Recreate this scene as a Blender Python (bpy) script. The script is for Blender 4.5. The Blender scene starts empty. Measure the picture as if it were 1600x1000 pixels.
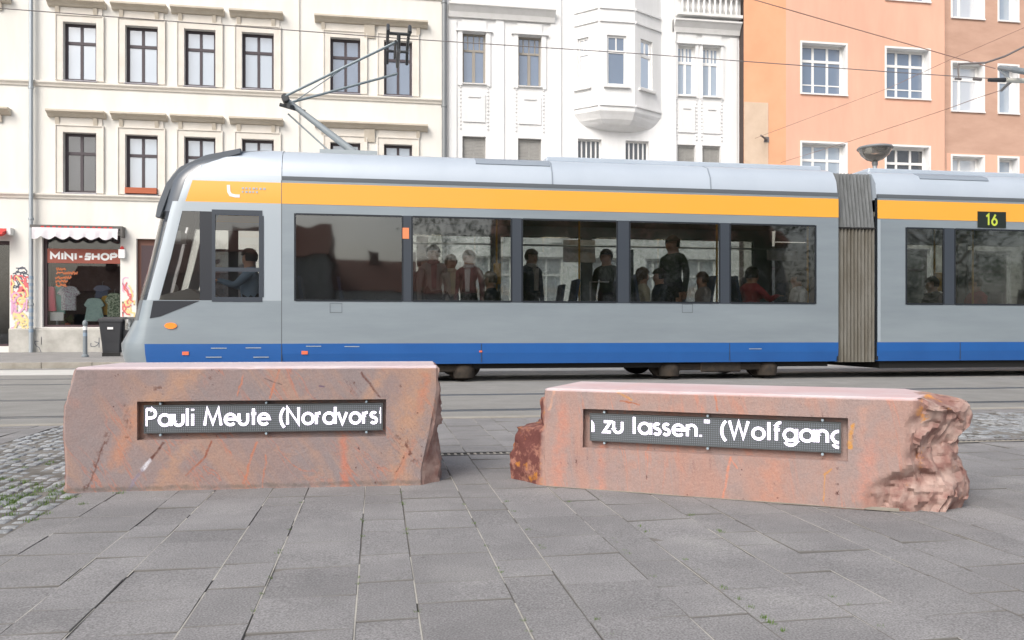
import bpy, bmesh, math, random
from math import sin, cos, pi, radians
from mathutils import Vector, noise, Matrix

# ------------------------------------------------------------------ camera, sky, sun, exposure
scene = bpy.context.scene
C = scene.collection
FPX, CX, HY, EYE = 1270.0, 800.0, 518.0, 0.78       # focal length in photo pixels, centre column, horizon row, eye height
YAW = radians(9.39)
S_, C_ = sin(YAW), cos(YAW)
cam = bpy.data.objects.new('camera', bpy.data.cameras.new('camera'))
C.objects.link(cam); scene.camera = cam
cam.location = (0, 0, EYE)
cam.rotation_euler = (radians(90), 0, -YAW)
cam.data.sensor_width = 36.0
cam.data.lens = 36.0 * FPX / 1600.0
cam.data.shift_y = 18.0 / 1600.0
cam.data.clip_start = 0.05
cam.data.clip_end = 3000.0

SUN_EL, SUN_AZ = radians(42), radians(218)           # sky azimuth measured clockwise from +Y
world = bpy.data.worlds.new('World'); scene.world = world
world.use_nodes = True
wn, wl = world.node_tree.nodes, world.node_tree.links
wn.clear()
wo = wn.new('ShaderNodeOutputWorld'); bg = wn.new('ShaderNodeBackground')
sky = wn.new('ShaderNodeTexSky'); sky.sky_type = 'NISHITA'; sky.sun_disc = False
sky.sun_elevation = SUN_EL; sky.sun_rotation = SUN_AZ
sky.air_density = 1.0; sky.dust_density = 5.0; sky.ozone_density = 1.0
hs = wn.new('ShaderNodeHueSaturation'); hs.inputs['Saturation'].default_value = 0.52
bg.inputs['Strength'].default_value = 0.15
wl.new(sky.outputs[0], hs.inputs['Color']); wl.new(hs.outputs[0], bg.inputs['Color']); wl.new(bg.outputs[0], wo.inputs[0])

sl = bpy.data.lights.new('sun', 'SUN'); sl.energy = 1.15; sl.angle = radians(28); sl.color = (1.0, 0.96, 0.91)
so = bpy.data.objects.new('sun', sl); C.objects.link(so)
sd = Vector((sin(SUN_AZ) * cos(SUN_EL), cos(SUN_AZ) * cos(SUN_EL), sin(SUN_EL)))
so.rotation_euler = (-sd).to_track_quat('-Z', 'Y').to_euler()
so.location = (-8, -10, 20)

scene.view_settings.view_transform = 'Standard'
scene.view_settings.look = 'None'
scene.view_settings.gamma = 1.0
scene.view_settings.use_curve_mapping = False
scene.view_settings.exposure = 0.42
scene.cycles.max_bounces = 8
scene.cycles.transparent_max_bounces = 16
scene.cycles.use_denoising = True

rnd = random.Random(7)

# ------------------------------------------------------------------ measuring helpers (photo pixel -> point on a real vertical plane)
def depth_on(px, Y):
    r = (px - CX) / FPX
    return Y / (C_ - S_ * r)
def FX(px, Y):
    r = (px - CX) / FPX
    return depth_on(px, Y) * (S_ + C_ * r)
def FZ(px, py, Y):
    return EYE + (HY - py) / FPX * depth_on(px, Y)

# ------------------------------------------------------------------ materials
MATS = {}
def srgb(r, g, b):
    def f(c):
        c /= 255.0
        return c / 12.92 if c <= 0.04045 else ((c + 0.055) / 1.055) ** 2.4
    return (f(r), f(g), f(b))

def mat(name, col, rough=0.7, metal=0.0, spec=0.5, col2=None, nscale=4.0, detail=6.0, bump=0.0, bscale=60.0, emit=None, estr=0.0, coat=0.0, objcoord=True, lo=0.35, hi=0.65, stretch=None):
    m = bpy.data.materials.new(name); m.use_nodes = True
    nt = m.node_tree; N, L = nt.nodes, nt.links
    p = N['Principled BSDF']
    p.inputs['Base Color'].default_value = (*col, 1)
    p.inputs['Roughness'].default_value = rough
    p.inputs['Metallic'].default_value = metal
    p.inputs['Specular IOR Level'].default_value = spec
    p.inputs['Coat Weight'].default_value = coat
    if emit:
        p.inputs['Emission Color'].default_value = (*emit, 1); p.inputs['Emission Strength'].default_value = estr
    if col2 or bump:
        tc = N.new('ShaderNodeTexCoord'); mp = N.new('ShaderNodeMapping')
        L.new(tc.outputs['Object'], mp.inputs[0])
        if stretch: mp.inputs['Scale'].default_value = stretch
    if col2:
        nz = N.new('ShaderNodeTexNoise'); nz.inputs['Scale'].default_value = nscale; nz.inputs['Detail'].default_value = detail
        nz.inputs['Roughness'].default_value = 0.62
        L.new(mp.outputs[0], nz.inputs['Vector'])
        mr = N.new('ShaderNodeMapRange'); mr.inputs['From Min'].default_value = lo; mr.inputs['From Max'].default_value = hi
        L.new(nz.outputs['Fac'], mr.inputs['Value'])
        mx = N.new('ShaderNodeMix'); mx.data_type = 'RGBA'
        mx.inputs['A'].default_value = (*col, 1); mx.inputs['B'].default_value = (*col2, 1)
        L.new(mr.outputs[0], mx.inputs['Factor']); L.new(mx.outputs['Result'], p.inputs['Base Color'])
    if bump:
        nb = N.new('ShaderNodeTexNoise'); nb.inputs['Scale'].default_value = bscale; nb.inputs['Detail'].default_value = 5
        L.new(mp.outputs[0], nb.inputs['Vector'])
        bp = N.new('ShaderNodeBump'); bp.inputs['Strength'].default_value = bump; bp.inputs['Distance'].default_value = 0.01
        L.new(nb.outputs['Fac'], bp.inputs['Height']); L.new(bp.outputs[0], p.inputs['Normal'])
    MATS[name] = m
    return m

def glass_mat(name, tint, refl=0.12, base=None, base_fac=0.0, rough=0.0, wave=0.0):
    """see-through pane: tinted transmission + sharp reflection rising with angle, optional pale backing (curtain and reflected sky put into the colour)"""
    m = bpy.data.materials.new(name); m.use_nodes = True
    nt = m.node_tree; N, L = nt.nodes, nt.links; N.clear()
    out = N.new('ShaderNodeOutputMaterial')
    tr = N.new('ShaderNodeBsdfTransparent'); tr.inputs[0].default_value = (*tint, 1)
    gl = N.new('ShaderNodeBsdfGlossy'); gl.inputs['Roughness'].default_value = rough; gl.inputs['Color'].default_value = (1, 1, 1, 1)
    if wave:
        tc = N.new('ShaderNodeTexCoord'); nb = N.new('ShaderNodeTexNoise'); nb.inputs['Scale'].default_value = 1.6; nb.inputs['Detail'].default_value = 1
        L.new(tc.outputs['Object'], nb.inputs['Vector'])
        bp = N.new('ShaderNodeBump'); bp.inputs['Strength'].default_value = wave; bp.inputs['Distance'].default_value = 0.03
        L.new(nb.outputs['Fac'], bp.inputs['Height']); L.new(bp.outputs[0], gl.inputs['Normal'])
    under = tr
    if base:
        df = N.new('ShaderNodeBsdfDiffuse'); df.inputs[0].default_value = (*base, 1)
        mb = N.new('ShaderNodeMixShader'); mb.inputs[0].default_value = base_fac
        L.new(tr.outputs[0], mb.inputs[1]); L.new(df.outputs[0], mb.inputs[2]); under = mb
    fr = N.new('ShaderNodeFresnel'); fr.inputs['IOR'].default_value = 1.5
    ad = N.new('ShaderNodeMath'); ad.operation = 'ADD'; ad.use_clamp = True; ad.inputs[1].default_value = refl
    L.new(fr.outputs[0], ad.inputs[0])
    mx = N.new('ShaderNodeMixShader'); L.new(ad.outputs[0], mx.inputs[0])
    L.new(under.outputs[0], mx.inputs[1]); L.new(gl.outputs[0], mx.inputs[2]); L.new(mx.outputs[0], out.inputs[0])
    MATS[name] = m
    return m

M = MATS
mat('cream_plaster', (0.78, 0.768, 0.73), 0.9, col2=(0.71, 0.695, 0.65), nscale=1.5, stretch=(1, 1, 0.22), bump=0.15, bscale=30)
mat('cream_trim', (0.735, 0.70, 0.645), 0.85, col2=(0.68, 0.64, 0.575), nscale=2.5)
mat('hood_stone', (0.60, 0.545, 0.46), 0.85, col2=(0.53, 0.475, 0.39), nscale=3)
mat('plinth', (0.50, 0.49, 0.455), 0.9, col2=(0.36, 0.35, 0.32), nscale=2.2, bump=0.3, bscale=20)
mat('white_plaster', (0.82, 0.825, 0.83), 0.9, col2=(0.73, 0.735, 0.73), nscale=1.6, stretch=(1, 1, 0.2), bump=0.15, bscale=30)
mat('white_trim', (0.77, 0.77, 0.765), 0.85, col2=(0.70, 0.70, 0.685), nscale=3)
mat('orange_plaster', (0.77, 0.455, 0.335), 0.9, col2=(0.69, 0.40, 0.295), nscale=1.2, stretch=(1, 1, 0.25), bump=0.2, bscale=40)
mat('bright_orange_plaster', (0.80, 0.42, 0.25), 0.9, col2=(0.74, 0.37, 0.215), nscale=0.8)
mat('brown_plaster', (0.56, 0.36, 0.275), 0.9, col2=(0.48, 0.30, 0.225), nscale=0.7, stretch=(1, 1, 3), bump=0.2, bscale=40)
mat('beige_plaster', (0.66, 0.52, 0.40), 0.9, col2=(0.60, 0.46, 0.345), nscale=2)
mat('dark_joint', (0.075, 0.055, 0.05), 0.9)
mat('plum_frame', (0.055, 0.043, 0.052), 0.5)
mat('white_frame', (0.80, 0.80, 0.79), 0.45)
mat('grey_frame', (0.30, 0.275, 0.24), 0.6)
mat('blind', (0.33, 0.325, 0.31), 0.6, col2=(0.29, 0.285, 0.27), nscale=6)
mat('sill_metal', (0.33, 0.32, 0.36), 0.5)
mat('terracotta_box', (0.42, 0.12, 0.06), 0.8)
mat('zinc', (0.40, 0.44, 0.47), 0.45, metal=0.5)
mat('dark_zinc', (0.23, 0.245, 0.255), 0.5, metal=0.3)
mat('roof_tile', (0.22, 0.10, 0.07), 0.85)
glass_mat('pane_sky', (0.30, 0.34, 0.38), 0.19, base=(0.50, 0.60, 0.72), base_fac=0.6, wave=0.25)  # pale blue base: sky reflection painted in, along with curtains
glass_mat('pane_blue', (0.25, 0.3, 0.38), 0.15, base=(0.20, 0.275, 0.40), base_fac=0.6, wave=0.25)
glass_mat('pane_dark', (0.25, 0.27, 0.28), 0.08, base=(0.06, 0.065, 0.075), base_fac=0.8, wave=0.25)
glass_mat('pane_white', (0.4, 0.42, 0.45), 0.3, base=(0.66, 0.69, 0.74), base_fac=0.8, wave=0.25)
mat('room_dark', (0.035, 0.035, 0.04), 0.9)
mat('curtain', (0.55, 0.55, 0.56), 0.9)
glass_mat('shop_glass', (0.90, 0.92, 0.92), 0.01)
mat('shop_frame', (0.055, 0.03, 0.035), 0.5)
mat('shop_sign_red', (0.30, 0.085, 0.06), 0.7)
mat('sign_white', (0.8, 0.8, 0.8), 0.6)
mat('orange_letter', (0.42, 0.13, 0.05), 0.7)
mat('shop_wall', (0.085, 0.085, 0.095), 0.9, col2=(0.05, 0.05, 0.055), nscale=3)
mat('awning_white', (0.76, 0.74, 0.76), 0.85, col2=(0.70, 0.66, 0.70), nscale=8)
mat('awning_red', (0.55, 0.05, 0.045), 0.8)
mat('awning_box', (0.11, 0.105, 0.10), 0.6)
mat('garment_pink', (0.75, 0.10, 0.18), 0.9)
mat('garment_teal', (0.20, 0.48, 0.44), 0.9)
mat('garment_white', (0.58, 0.60, 0.62), 0.9, col2=(0.30, 0.16, 0.24), nscale=26, lo=0.5, hi=0.6)
mat('garment_mint', (0.42, 0.56, 0.53), 0.9, col2=(0.34, 0.46, 0.43), nscale=8)
mat('garment_navy', (0.10, 0.13, 0.20), 0.9)
mat('garment_yellow', (0.45, 0.27, 0.05), 0.9)
mat('garment_pattern', (0.45, 0.50, 0.38), 0.9, col2=(0.10, 0.16, 0.10), nscale=18, lo=0.45, hi=0.55)
mat('leaf_dark', (0.045, 0.10, 0.035), 0.8)
mat('bin_plastic', (0.035, 0.037, 0.042), 0.5, bump=0.1)
mat('black_rubber', (0.015, 0.015, 0.015), 0.7)
mat('post_grey', (0.19, 0.22, 0.24), 0.5)
mat('sticker_blue', (0.25, 0.33, 0.42), 0.6)
mat('graffiti_black', (0.09, 0.10, 0.13), 0.8)
mat('graffiti_red', (0.66, 0.16, 0.17), 0.8)
mat('graffiti_pink', (0.68, 0.38, 0.55), 0.8)
mat('graffiti_yellow', (0.80, 0.62, 0.30), 0.8)
# tram
mat('tram_grey', (0.30, 0.35, 0.385), 0.33, metal=0.3, coat=0.3, col2=(0.255, 0.30, 0.335), nscale=1.3, stretch=(0.35, 1, 2.2), detail=8)
mat('tram_light_grey', (0.40, 0.455, 0.50), 0.35, metal=0.25, coat=0.25)
mat('tram_blue', (0.013, 0.088, 0.30), 0.35, coat=0.2, col2=(0.015, 0.10, 0.335), nscale=1.5)
mat('tram_yellow', (0.82, 0.385, 0.05), 0.35, coat=0.3)
mat('tram_roof', (0.47, 0.53, 0.60), 0.38, metal=0.15, coat=0.2, col2=(0.43, 0.49, 0.56), nscale=0.9)
mat('tram_roof_dark', (0.24, 0.28, 0.33), 0.5)
mat('tram_black', (0.022, 0.026, 0.032), 0.22)
mat('tram_pillar', (0.045, 0.055, 0.07), 0.3)
mat('tram_mask', (0.085, 0.10, 0.12), 0.3, coat=0.3)
mat('cab_surround', (0.03, 0.034, 0.042), 0.3)
mat('tram_interior', (0.30, 0.30, 0.29), 0.7)
mat('tram_floor', (0.06, 0.06, 0.065), 0.7)
mat('tram_ceiling', (0.22, 0.21, 0.17), 0.7)
mat('tram_seat', (0.05, 0.08, 0.17), 0.85, col2=(0.10, 0.10, 0.13), nscale=30)
mat('seat_shell', (0.22, 0.22, 0.22), 0.6)
mat('pole_yellow', (0.62, 0.33, 0.03), 0.4)
mat('under_black', (0.01, 0.01, 0.01), 0.8)
mat('bogie_brown', (0.045, 0.034, 0.025), 0.9, col2=(0.02, 0.017, 0.014), nscale=9)
mat('bellows_rubber', (0.20, 0.195, 0.175), 0.8, col2=(0.12, 0.108, 0.085), nscale=2.2, detail=5, stretch=(3, 1, 0.5))
mat('bellows_top', (0.145, 0.155, 0.16), 0.6, col2=(0.22, 0.235, 0.245), nscale=5, stretch=(5, 1, 0.6))
mat('seam_dark', (0.10, 0.115, 0.13), 0.6)
mat('signal_orange', (0.85, 0.22, 0.03), 0.3, emit=(1.0, 0.3, 0.05), estr=0.25)
mat('reflector_red', (0.75, 0.16, 0.08), 0.4)
mat('sticker_orange', (0.75, 0.24, 0.10), 0.5)
mat('display_black', (0.015, 0.022, 0.018), 0.3)
mat('display_yellow', (0.3, 0.36, 0.04), 0.5, emit=(0.62, 0.70, 0.08), estr=0.3)
mat('lamp_warm', (0.8, 0.7, 0.5), 0.5, emit=(1.0, 0.88, 0.68), estr=6.0)
mat('notice_white', (0.65, 0.66, 0.68), 0.6, col2=(0.5, 0.42, 0.40), nscale=5)
glass_mat('tram_glass', (0.74, 0.76, 0.75), 0.080, wave=0.08, rough=0.028)
mat('pantograph_arm', (0.19, 0.235, 0.26), 0.45, metal=0.3)
mat('pantograph_grey', (0.33, 0.37, 0.39), 0.45, metal=0.3)
mat('pantograph_dark', (0.05, 0.055, 0.06), 0.5, metal=0.3)
mat('ceramic', (0.55, 0.55, 0.5), 0.3)
mat('wire_dark', (0.16, 0.145, 0.145), 0.7)
mat('wire_brown', (0.26, 0.16, 0.13), 0.7)
glass_mat('lamp_glass', (0.8, 0.8, 0.78), 0.12, base=(0.5, 0.47, 0.42), base_fac=0.25)
mat('steel_rail', (0.17, 0.185, 0.205), 0.35, metal=0.6)
mat('rail_groove', (0.03, 0.032, 0.036), 0.8)
# people
mat('skin', (0.50, 0.28, 0.20), 0.6)
mat('hair_dark', (0.025, 0.018, 0.015), 0.8)
mat('hair_brown', (0.09, 0.05, 0.03), 0.8)
mat('lip', (0.35, 0.10, 0.09), 0.6)
mat('eye_dark', (0.02, 0.015, 0.012), 0.3)
mat('cloth_grey', (0.34, 0.30, 0.30), 0.9)
mat('cloth_taupe', (0.48, 0.42, 0.40), 0.9)
mat('cloth_plum', (0.24, 0.11, 0.13), 0.9)
mat('cloth_green', (0.035, 0.05, 0.035), 0.9)
mat('cloth_maroon', (0.42, 0.06, 0.08), 0.9)
mat('cloth_white', (0.72, 0.72, 0.76), 0.9)
mat('cloth_cream', (0.60, 0.52, 0.40), 0.9)
mat('cloth_navy', (0.04, 0.05, 0.08), 0.9)
mat('cloth_blue', (0.22, 0.30, 0.40), 0.9)
mat('trouser_dark', (0.03, 0.03, 0.04), 0.9)
mat('shoe', (0.02, 0.02, 0.02), 0.6)
# trees
mat('bark', (0.10, 0.075, 0.05), 0.9, bump=0.5)
mat('foliage', (0.035, 0.055, 0.018), 0.8, col2=(0.055, 0.08, 0.028), nscale=1.2)
mat('weed_green', (0.10, 0.17, 0.035), 0.8)

# --- LED module face: dark with a faint grid of diodes
def led_face(name):
    m = bpy.data.materials.new(name); m.use_nodes = True
    nt = m.node_tree; N, L = nt.nodes, nt.links
    p = N['Principled BSDF']; p.inputs['Roughness'].default_value = 0.5
    tc = N.new('ShaderNodeTexCoord'); mp = N.new('ShaderNodeMapping'); mp.inputs['Scale'].default_value = (100, 100, 100)
    L.new(tc.outputs['Object'], mp.inputs[0])
    sx = N.new('ShaderNodeSeparateXYZ'); L.new(mp.outputs[0], sx.inputs[0])
    acc = []
    for ax in ('X', 'Z'):
        fr = N.new('ShaderNodeMath'); fr.operation = 'FRACT'; L.new(sx.outputs[ax], fr.inputs[0])
        sb = N.new('ShaderNodeMath'); sb.operation = 'SUBTRACT'; L.new(fr.outputs[0], sb.inputs[0]); sb.inputs[1].default_value = 0.5
        pw = N.new('ShaderNodeMath'); pw.operation = 'POWER'; L.new(sb.outputs[0], pw.inputs[0]); pw.inputs[1].default_value = 2
        acc.append(pw)
    ad = N.new('ShaderNodeMath'); ad.operation = 'ADD'; L.new(acc[0].outputs[0], ad.inputs[0]); L.new(acc[1].outputs[0], ad.inputs[1])
    lt = N.new('ShaderNodeMath'); lt.operation = 'LESS_THAN'; L.new(ad.outputs[0], lt.inputs[0]); lt.inputs[1].default_value = 0.10
    mx = N.new('ShaderNodeMix'); mx.data_type = 'RGBA'
    mx.inputs['A'].default_value = (0.07, 0.077, 0.083, 1); mx.inputs['B'].default_value = (0.15, 0.175, 0.20, 1)
    L.new(lt.outputs[0], mx.inputs['Factor']); L.new(mx.outputs['Result'], p.inputs['Base Color'])
    MATS[name] = m
led_face('led_panel')
mat('led_text', (0.8, 0.8, 0.9), 0.5, emit=(0.92, 0.80, 1.0), estr=1.5)
def led_glow(name):
    m = M[name]; nt = m.node_tree; N, L = nt.nodes, nt.links; p = N['Principled BSDF']
    tc = N.new('ShaderNodeTexCoord'); mp = N.new('ShaderNodeMapping'); mp.inputs['Scale'].default_value = (100, 100, 100); L.new(tc.outputs['Object'], mp.inputs[0])
    sx = N.new('ShaderNodeSeparateXYZ'); L.new(mp.outputs[0], sx.inputs[0]); acc = []
    for ax in ('X', 'Z'):
        fr = N.new('ShaderNodeMath'); fr.operation = 'PINGPONG'; fr.inputs[1].default_value = 0.5; L.new(sx.outputs[ax], fr.inputs[0]); acc.append(fr)
    ml = N.new('ShaderNodeMath'); ml.operation = 'MULTIPLY'; L.new(acc[0].outputs[0], ml.inputs[0]); L.new(acc[1].outputs[0], ml.inputs[1])
    mr = N.new('ShaderNodeMapRange'); mr.inputs['From Min'].default_value = 0; mr.inputs['From Max'].default_value = 0.2; mr.inputs['To Min'].default_value = 0.55; mr.inputs['To Max'].default_value = 2.0
    L.new(ml.outputs[0], mr.inputs['Value']); L.new(mr.outputs[0], p.inputs['Emission Strength'])
led_glow('led_text')
mat('led_frame', (0.10, 0.11, 0.115), 0.45, metal=0.4)
mat('bolt_steel', (0.40, 0.50, 0.56), 0.35, metal=0.4)

# --- the carved stone blocks
def stone_mat(name, base, base2, warm, vein, top_vein, angle, seed, rust_amt, lines=()):
    m = bpy.data.materials.new(name); m.use_nodes = True
    nt = m.node_tree; N, L = nt.nodes, nt.links
    p = N['Principled BSDF']; p.inputs['Roughness'].default_value = 0.82; p.inputs['Specular IOR Level'].default_value = 0.35
    tc = N.new('ShaderNodeTexCoord')
    off = N.new('ShaderNodeMapping'); off.inputs['Location'].default_value = (seed, seed * 0.37, seed * 1.7)
    L.new(tc.outputs['Object'], off.inputs[0])
    def nz(scale, detail=6, vec=None, rough=0.6, dist=0.0):
        n = N.new('ShaderNodeTexNoise'); n.inputs['Scale'].default_value = scale; n.inputs['Detail'].default_value = detail
        n.inputs['Roughness'].default_value = rough; n.inputs['Distortion'].default_value = dist
        L.new((vec or off).outputs[0], n.inputs['Vector']); return n
    def rng(src, a, b, lo=0.0, hi=1.0, out='Fac'):
        r = N.new('ShaderNodeMapRange'); r.inputs['From Min'].default_value = a; r.inputs['From Max'].default_value = b
        r.inputs['To Min'].default_value = lo; r.inputs['To Max'].default_value = hi
        L.new(src.outputs[out], r.inputs['Value']); return r
    def mix(fac, a, b):
        x = N.new('ShaderNodeMix'); x.data_type = 'RGBA'
        L.new(fac.outputs[0], x.inputs['Factor'])
        for s, v in (('A', a), ('B', b)):
            if isinstance(v, tuple): x.inputs[s].default_value = (*v, 1)
            else: L.new(v.outputs['Result'], x.inputs[s])
        return x
    def mul(a, b):
        x = N.new('ShaderNodeMath'); x.operation = 'MULTIPLY'; L.new(a.outputs[0], x.inputs[0]); L.new(b.outputs[0], x.inputs[1]); return x
    # slanted space for the bedding streaks
    rot = N.new('ShaderNodeMapping'); rot.inputs['Rotation'].default_value = (0, angle, 0)
    L.new(off.outputs[0], rot.inputs[0])
    st = N.new('ShaderNodeMapping'); st.inputs['Scale'].default_value = (4.2, 1.2, 0.9); L.new(rot.outputs[0], st.inputs[0])
    patch = rng(nz(1.3, 6, st, 0.62, 1.1), 0.48, 0.64, 0, 0.75)
    c = mix(rng(nz(2.3, 7, None, 0.68), 0.42, 0.58), base, base2)
    c = mix(rng(nz(6.0, 7, None, 0.75), 0.56, 0.68, 0, 0.5), c, tuple(k * 0.72 for k in base2))
    c = mix(patch, c, warm)
    st2 = N.new('ShaderNodeMapping'); st2.inputs['Scale'].default_value = (5.0, 1.5, 0.7); L.new(rot.outputs[0], st2.inputs[0])
    v1 = nz(1.35, 7, st2, 0.62, 0.9)
    vv = N.new('ShaderNodeMath'); vv.operation = 'SUBTRACT'; L.new(v1.outputs['Fac'], vv.inputs[0]); vv.inputs[1].default_value = 0.5
    va = N.new('ShaderNodeMath'); va.operation = 'ABSOLUTE'; L.new(vv.outputs[0], va.inputs[0])
    vline = rng(va, 0.0, 0.017, 1.0, 0.0, out=0)
    vmask = rng(nz(1.6, 3), 0.5, 0.62)
    c = mix(mul(vline, vmask), c, vein)
    w1 = nz(0.8, 6, st2, 0.6, 0.8)
    wv = N.new('ShaderNodeMath'); wv.operation = 'SUBTRACT'; L.new(w1.outputs['Fac'], wv.inputs[0]); wv.inputs[1].default_value = 0.53
    wa_ = N.new('ShaderNodeMath'); wa_.operation = 'ABSOLUTE'; L.new(wv.outputs[0], wa_.inputs[0])
    c = mix(mul(rng(wa_, 0.0, 0.012, 0.75, 0.0, out=0), rng(nz(2.2, 3), 0.45, 0.58)), c, vein)
    blot = mul(rng(nz(11, 5, None, 0.65), 0.56, 0.66, 0, 0.6), rng(nz(1.9, 2), 0.46, 0.60))
    c = mix(blot, c, warm)
    # individual veins, cracks and stains of this block: distance to short lines drawn in the stone's own (length, height) plane
    jn = N.new('ShaderNodeTexNoise'); jn.inputs['Scale'].default_value = 14; jn.inputs['Detail'].default_value = 5; jn.inputs['Roughness'].default_value = 0.65
    L.new(tc.outputs['Object'], jn.inputs['Vector'])
    def vm(op, a, b=None, sc=None):
        x = N.new('ShaderNodeVectorMath'); x.operation = op
        for i_, v_ in enumerate((a, b)):
            if v_ is None: continue
            if isinstance(v_, tuple): x.inputs[i_].default_value = v_
            else: L.new(v_, x.inputs[i_])
        if sc is not None:
            if isinstance(sc, float): x.inputs['Scale'].default_value = sc
            else: L.new(sc, x.inputs['Scale'])
        return x
    flat = vm('MULTIPLY', tc.outputs['Object'], (1, 0, 1))
    jit = vm('MULTIPLY', vm('SUBTRACT', jn.outputs['Color'], (0.5, 0.5, 0.5)).outputs[0], (1, 0, 1))
    brk = rng(nz(24, 6, None, 0.7), 0.34, 0.54, 0.25, 1.0)
    for (ax_, az_, bx_, bz_, wd_, col_, k_, jt_, pit_) in lines:
        jt_ = jt_ * 1.8
        P_ = vm('ADD', flat.outputs[0], vm('SCALE', jit.outputs[0], sc=jt_).outputs[0])
        ab = (bx_ - ax_, 0, bz_ - az_); l2 = ab[0] ** 2 + ab[2] ** 2
        pa = vm('SUBTRACT', P_.outputs[0], (ax_, 0, az_))
        dt = vm('DOT_PRODUCT', pa.outputs[0], ab)
        dv = N.new('ShaderNodeMath'); dv.operation = 'DIVIDE'; dv.use_clamp = True; L.new(dt.outputs['Value'], dv.inputs[0]); dv.inputs[1].default_value = l2
        pr_ = vm('SCALE', ab, sc=dv.outputs[0])
        ln_ = vm('LENGTH', vm('SUBTRACT', pa.outputs[0], pr_.outputs[0]).outputs[0])
        fac = mul(rng(ln_, wd_ * (0.1 if wd_ > 0.015 else 0.3), wd_, k_, 0.0, out='Value'), brk)
        if pit_: fac = mul(fac, rng(nz(42, 4, None, 0.6), 0.50, 0.58))
        c = mix(fac, c, col_)
    # small dark pits and speckles gathered in places
    pits = rng(nz(34, 3, None, 0.6), 0.655, 0.70)
    pm = rng(nz(2.6, 4, st, 0.6), 0.53, 0.60)
    c = mix(mul(pits, pm), c, (0.10, 0.042, 0.038))
    sc = N.new('ShaderNodeMapping'); sc.inputs['Scale'].default_value = (7.0, 2.0, 1.0); L.new(rot.outputs[0], sc.inputs[0])
    c1 = nz(1.1, 8, sc, 0.7, 1.4)
    cs = N.new('ShaderNodeMath'); cs.operation = 'SUBTRACT'; L.new(c1.outputs['Fac'], cs.inputs[0]); cs.inputs[1].default_value = 0.47
    ca = N.new('ShaderNodeMath'); ca.operation = 'ABSOLUTE'; L.new(cs.outputs[0], ca.inputs[0])
    c = mix(mul(rng(ca, 0.0, 0.0055, 1.0, 0.0, out=0), rng(nz(2.3, 4), 0.56, 0.62)), c, (0.11, 0.04, 0.035))
    # fine grain
    grain = rng(nz(160, 2), 0.35, 0.65)
    g = N.new('ShaderNodeMix'); g.data_type = 'RGBA'; g.blend_type = 'MULTIPLY'; g.inputs['Factor'].default_value = 1
    gg = mix(grain, (0.91, 0.91, 0.91), (1.07, 1.07, 1.07))
    L.new(c.outputs['Result'], g.inputs['A']); L.new(gg.outputs['Result'], g.inputs['B'])
    c = g
    # broken faces carry deep red-brown stone and yellow rust (attribute 'broken')
    at = N.new('ShaderNodeAttribute'); at.attribute_name = 'broken'
    br = mix(rng(nz(9, 6), 0.40, 0.60), (0.25, 0.135, 0.115), (0.43, 0.31, 0.27))
    br = mix(rng(nz(6.5, 5, None, 0.7), 0.63 - rust_amt, 0.70 - rust_amt), br, (0.50, 0.23, 0.07))
    at3 = N.new('ShaderNodeAttribute'); at3.attribute_name = 'iron'
    iron = mix(rng(nz(13, 6, None, 0.7), 0.50, 0.58), (0.135, 0.048, 0.042), (0.32, 0.15, 0.11))
    iron = mix(rng(nz(8, 4), 0.62, 0.70), iron, (0.52, 0.21, 0.03))
    br = mix(rng(at3, 0.0, 1.0, out='Fac'), br, iron)
    brf = mul(rng(at, 0.0, 1.0, out='Fac'), rng(nz(5, 6), 0.26, 0.42))
    c = mix(brf, c, br)
    # cut top: paler lilac-pink, cool sky light put into the colour
    at2 = N.new('ShaderNodeAttribute'); at2.attribute_name = 'sky_lit_top'
    tp = mix(rng(nz(2.5, 5), 0.4, 0.65), top_vein, (0.62, 0.54, 0.56))
    c = mix(rng(at2, 0.0, 1.0, 0.0, 0.85, out='Fac'), c, tp)
    L.new(c.outputs['Result'], p.inputs['Base Color'])
    bn = nz(90, 6); b2 = nz(14, 6)
    am = N.new('ShaderNodeMath'); am.operation = 'MULTIPLY_ADD'; L.new(b2.outputs['Fac'], am.inputs[0]); am.inputs[1].default_value = 1.5; L.new(bn.outputs['Fac'], am.inputs[2])
    bp = N.new('ShaderNodeBump'); bp.inputs['Strength'].default_value = 0.35; bp.inputs['Distance'].default_value = 0.008
    L.new(am.outputs[0], bp.inputs['Height']); L.new(bp.outputs[0], p.inputs['Normal'])
    MATS[name] = m
def hit_plane(px, py, P0, d):
    r_ = (px - CX) / FPX; up = (HY - py) / FPX
    vx, vy = S_ + C_ * r_, C_ - S_ * r_
    den = vx * d[1] - vy * d[0]
    t = (P0[0] * d[1] - P0[1] * d[0]) / den
    return ((t * vx - P0[0]) * d[0] + (t * vy - P0[1]) * d[1], EYE + t * up)
PL = (-1.511, 4.235); aL = math.atan2(4.152 - 4.235, 0.193 + 1.511); dL = (cos(aL), sin(aL))
PR = (0.827, 4.012); aR = math.atan2(3.143 - 4.012, 2.295 - 0.827); dR = (cos(aR), sin(aR))
def lines_on(P0, d, raw): return [(*hit_plane(a, b, P0, d), *hit_plane(c, e, P0, d), w, col, k, j_, pit) for a, b, c, e, w, col, k, j_, pit in raw]
DKR, ORG, RUST, PEACH = (0.115, 0.045, 0.035), (0.46, 0.175, 0.105), (0.55, 0.26, 0.05), (0.405, 0.245, 0.17)
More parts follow.
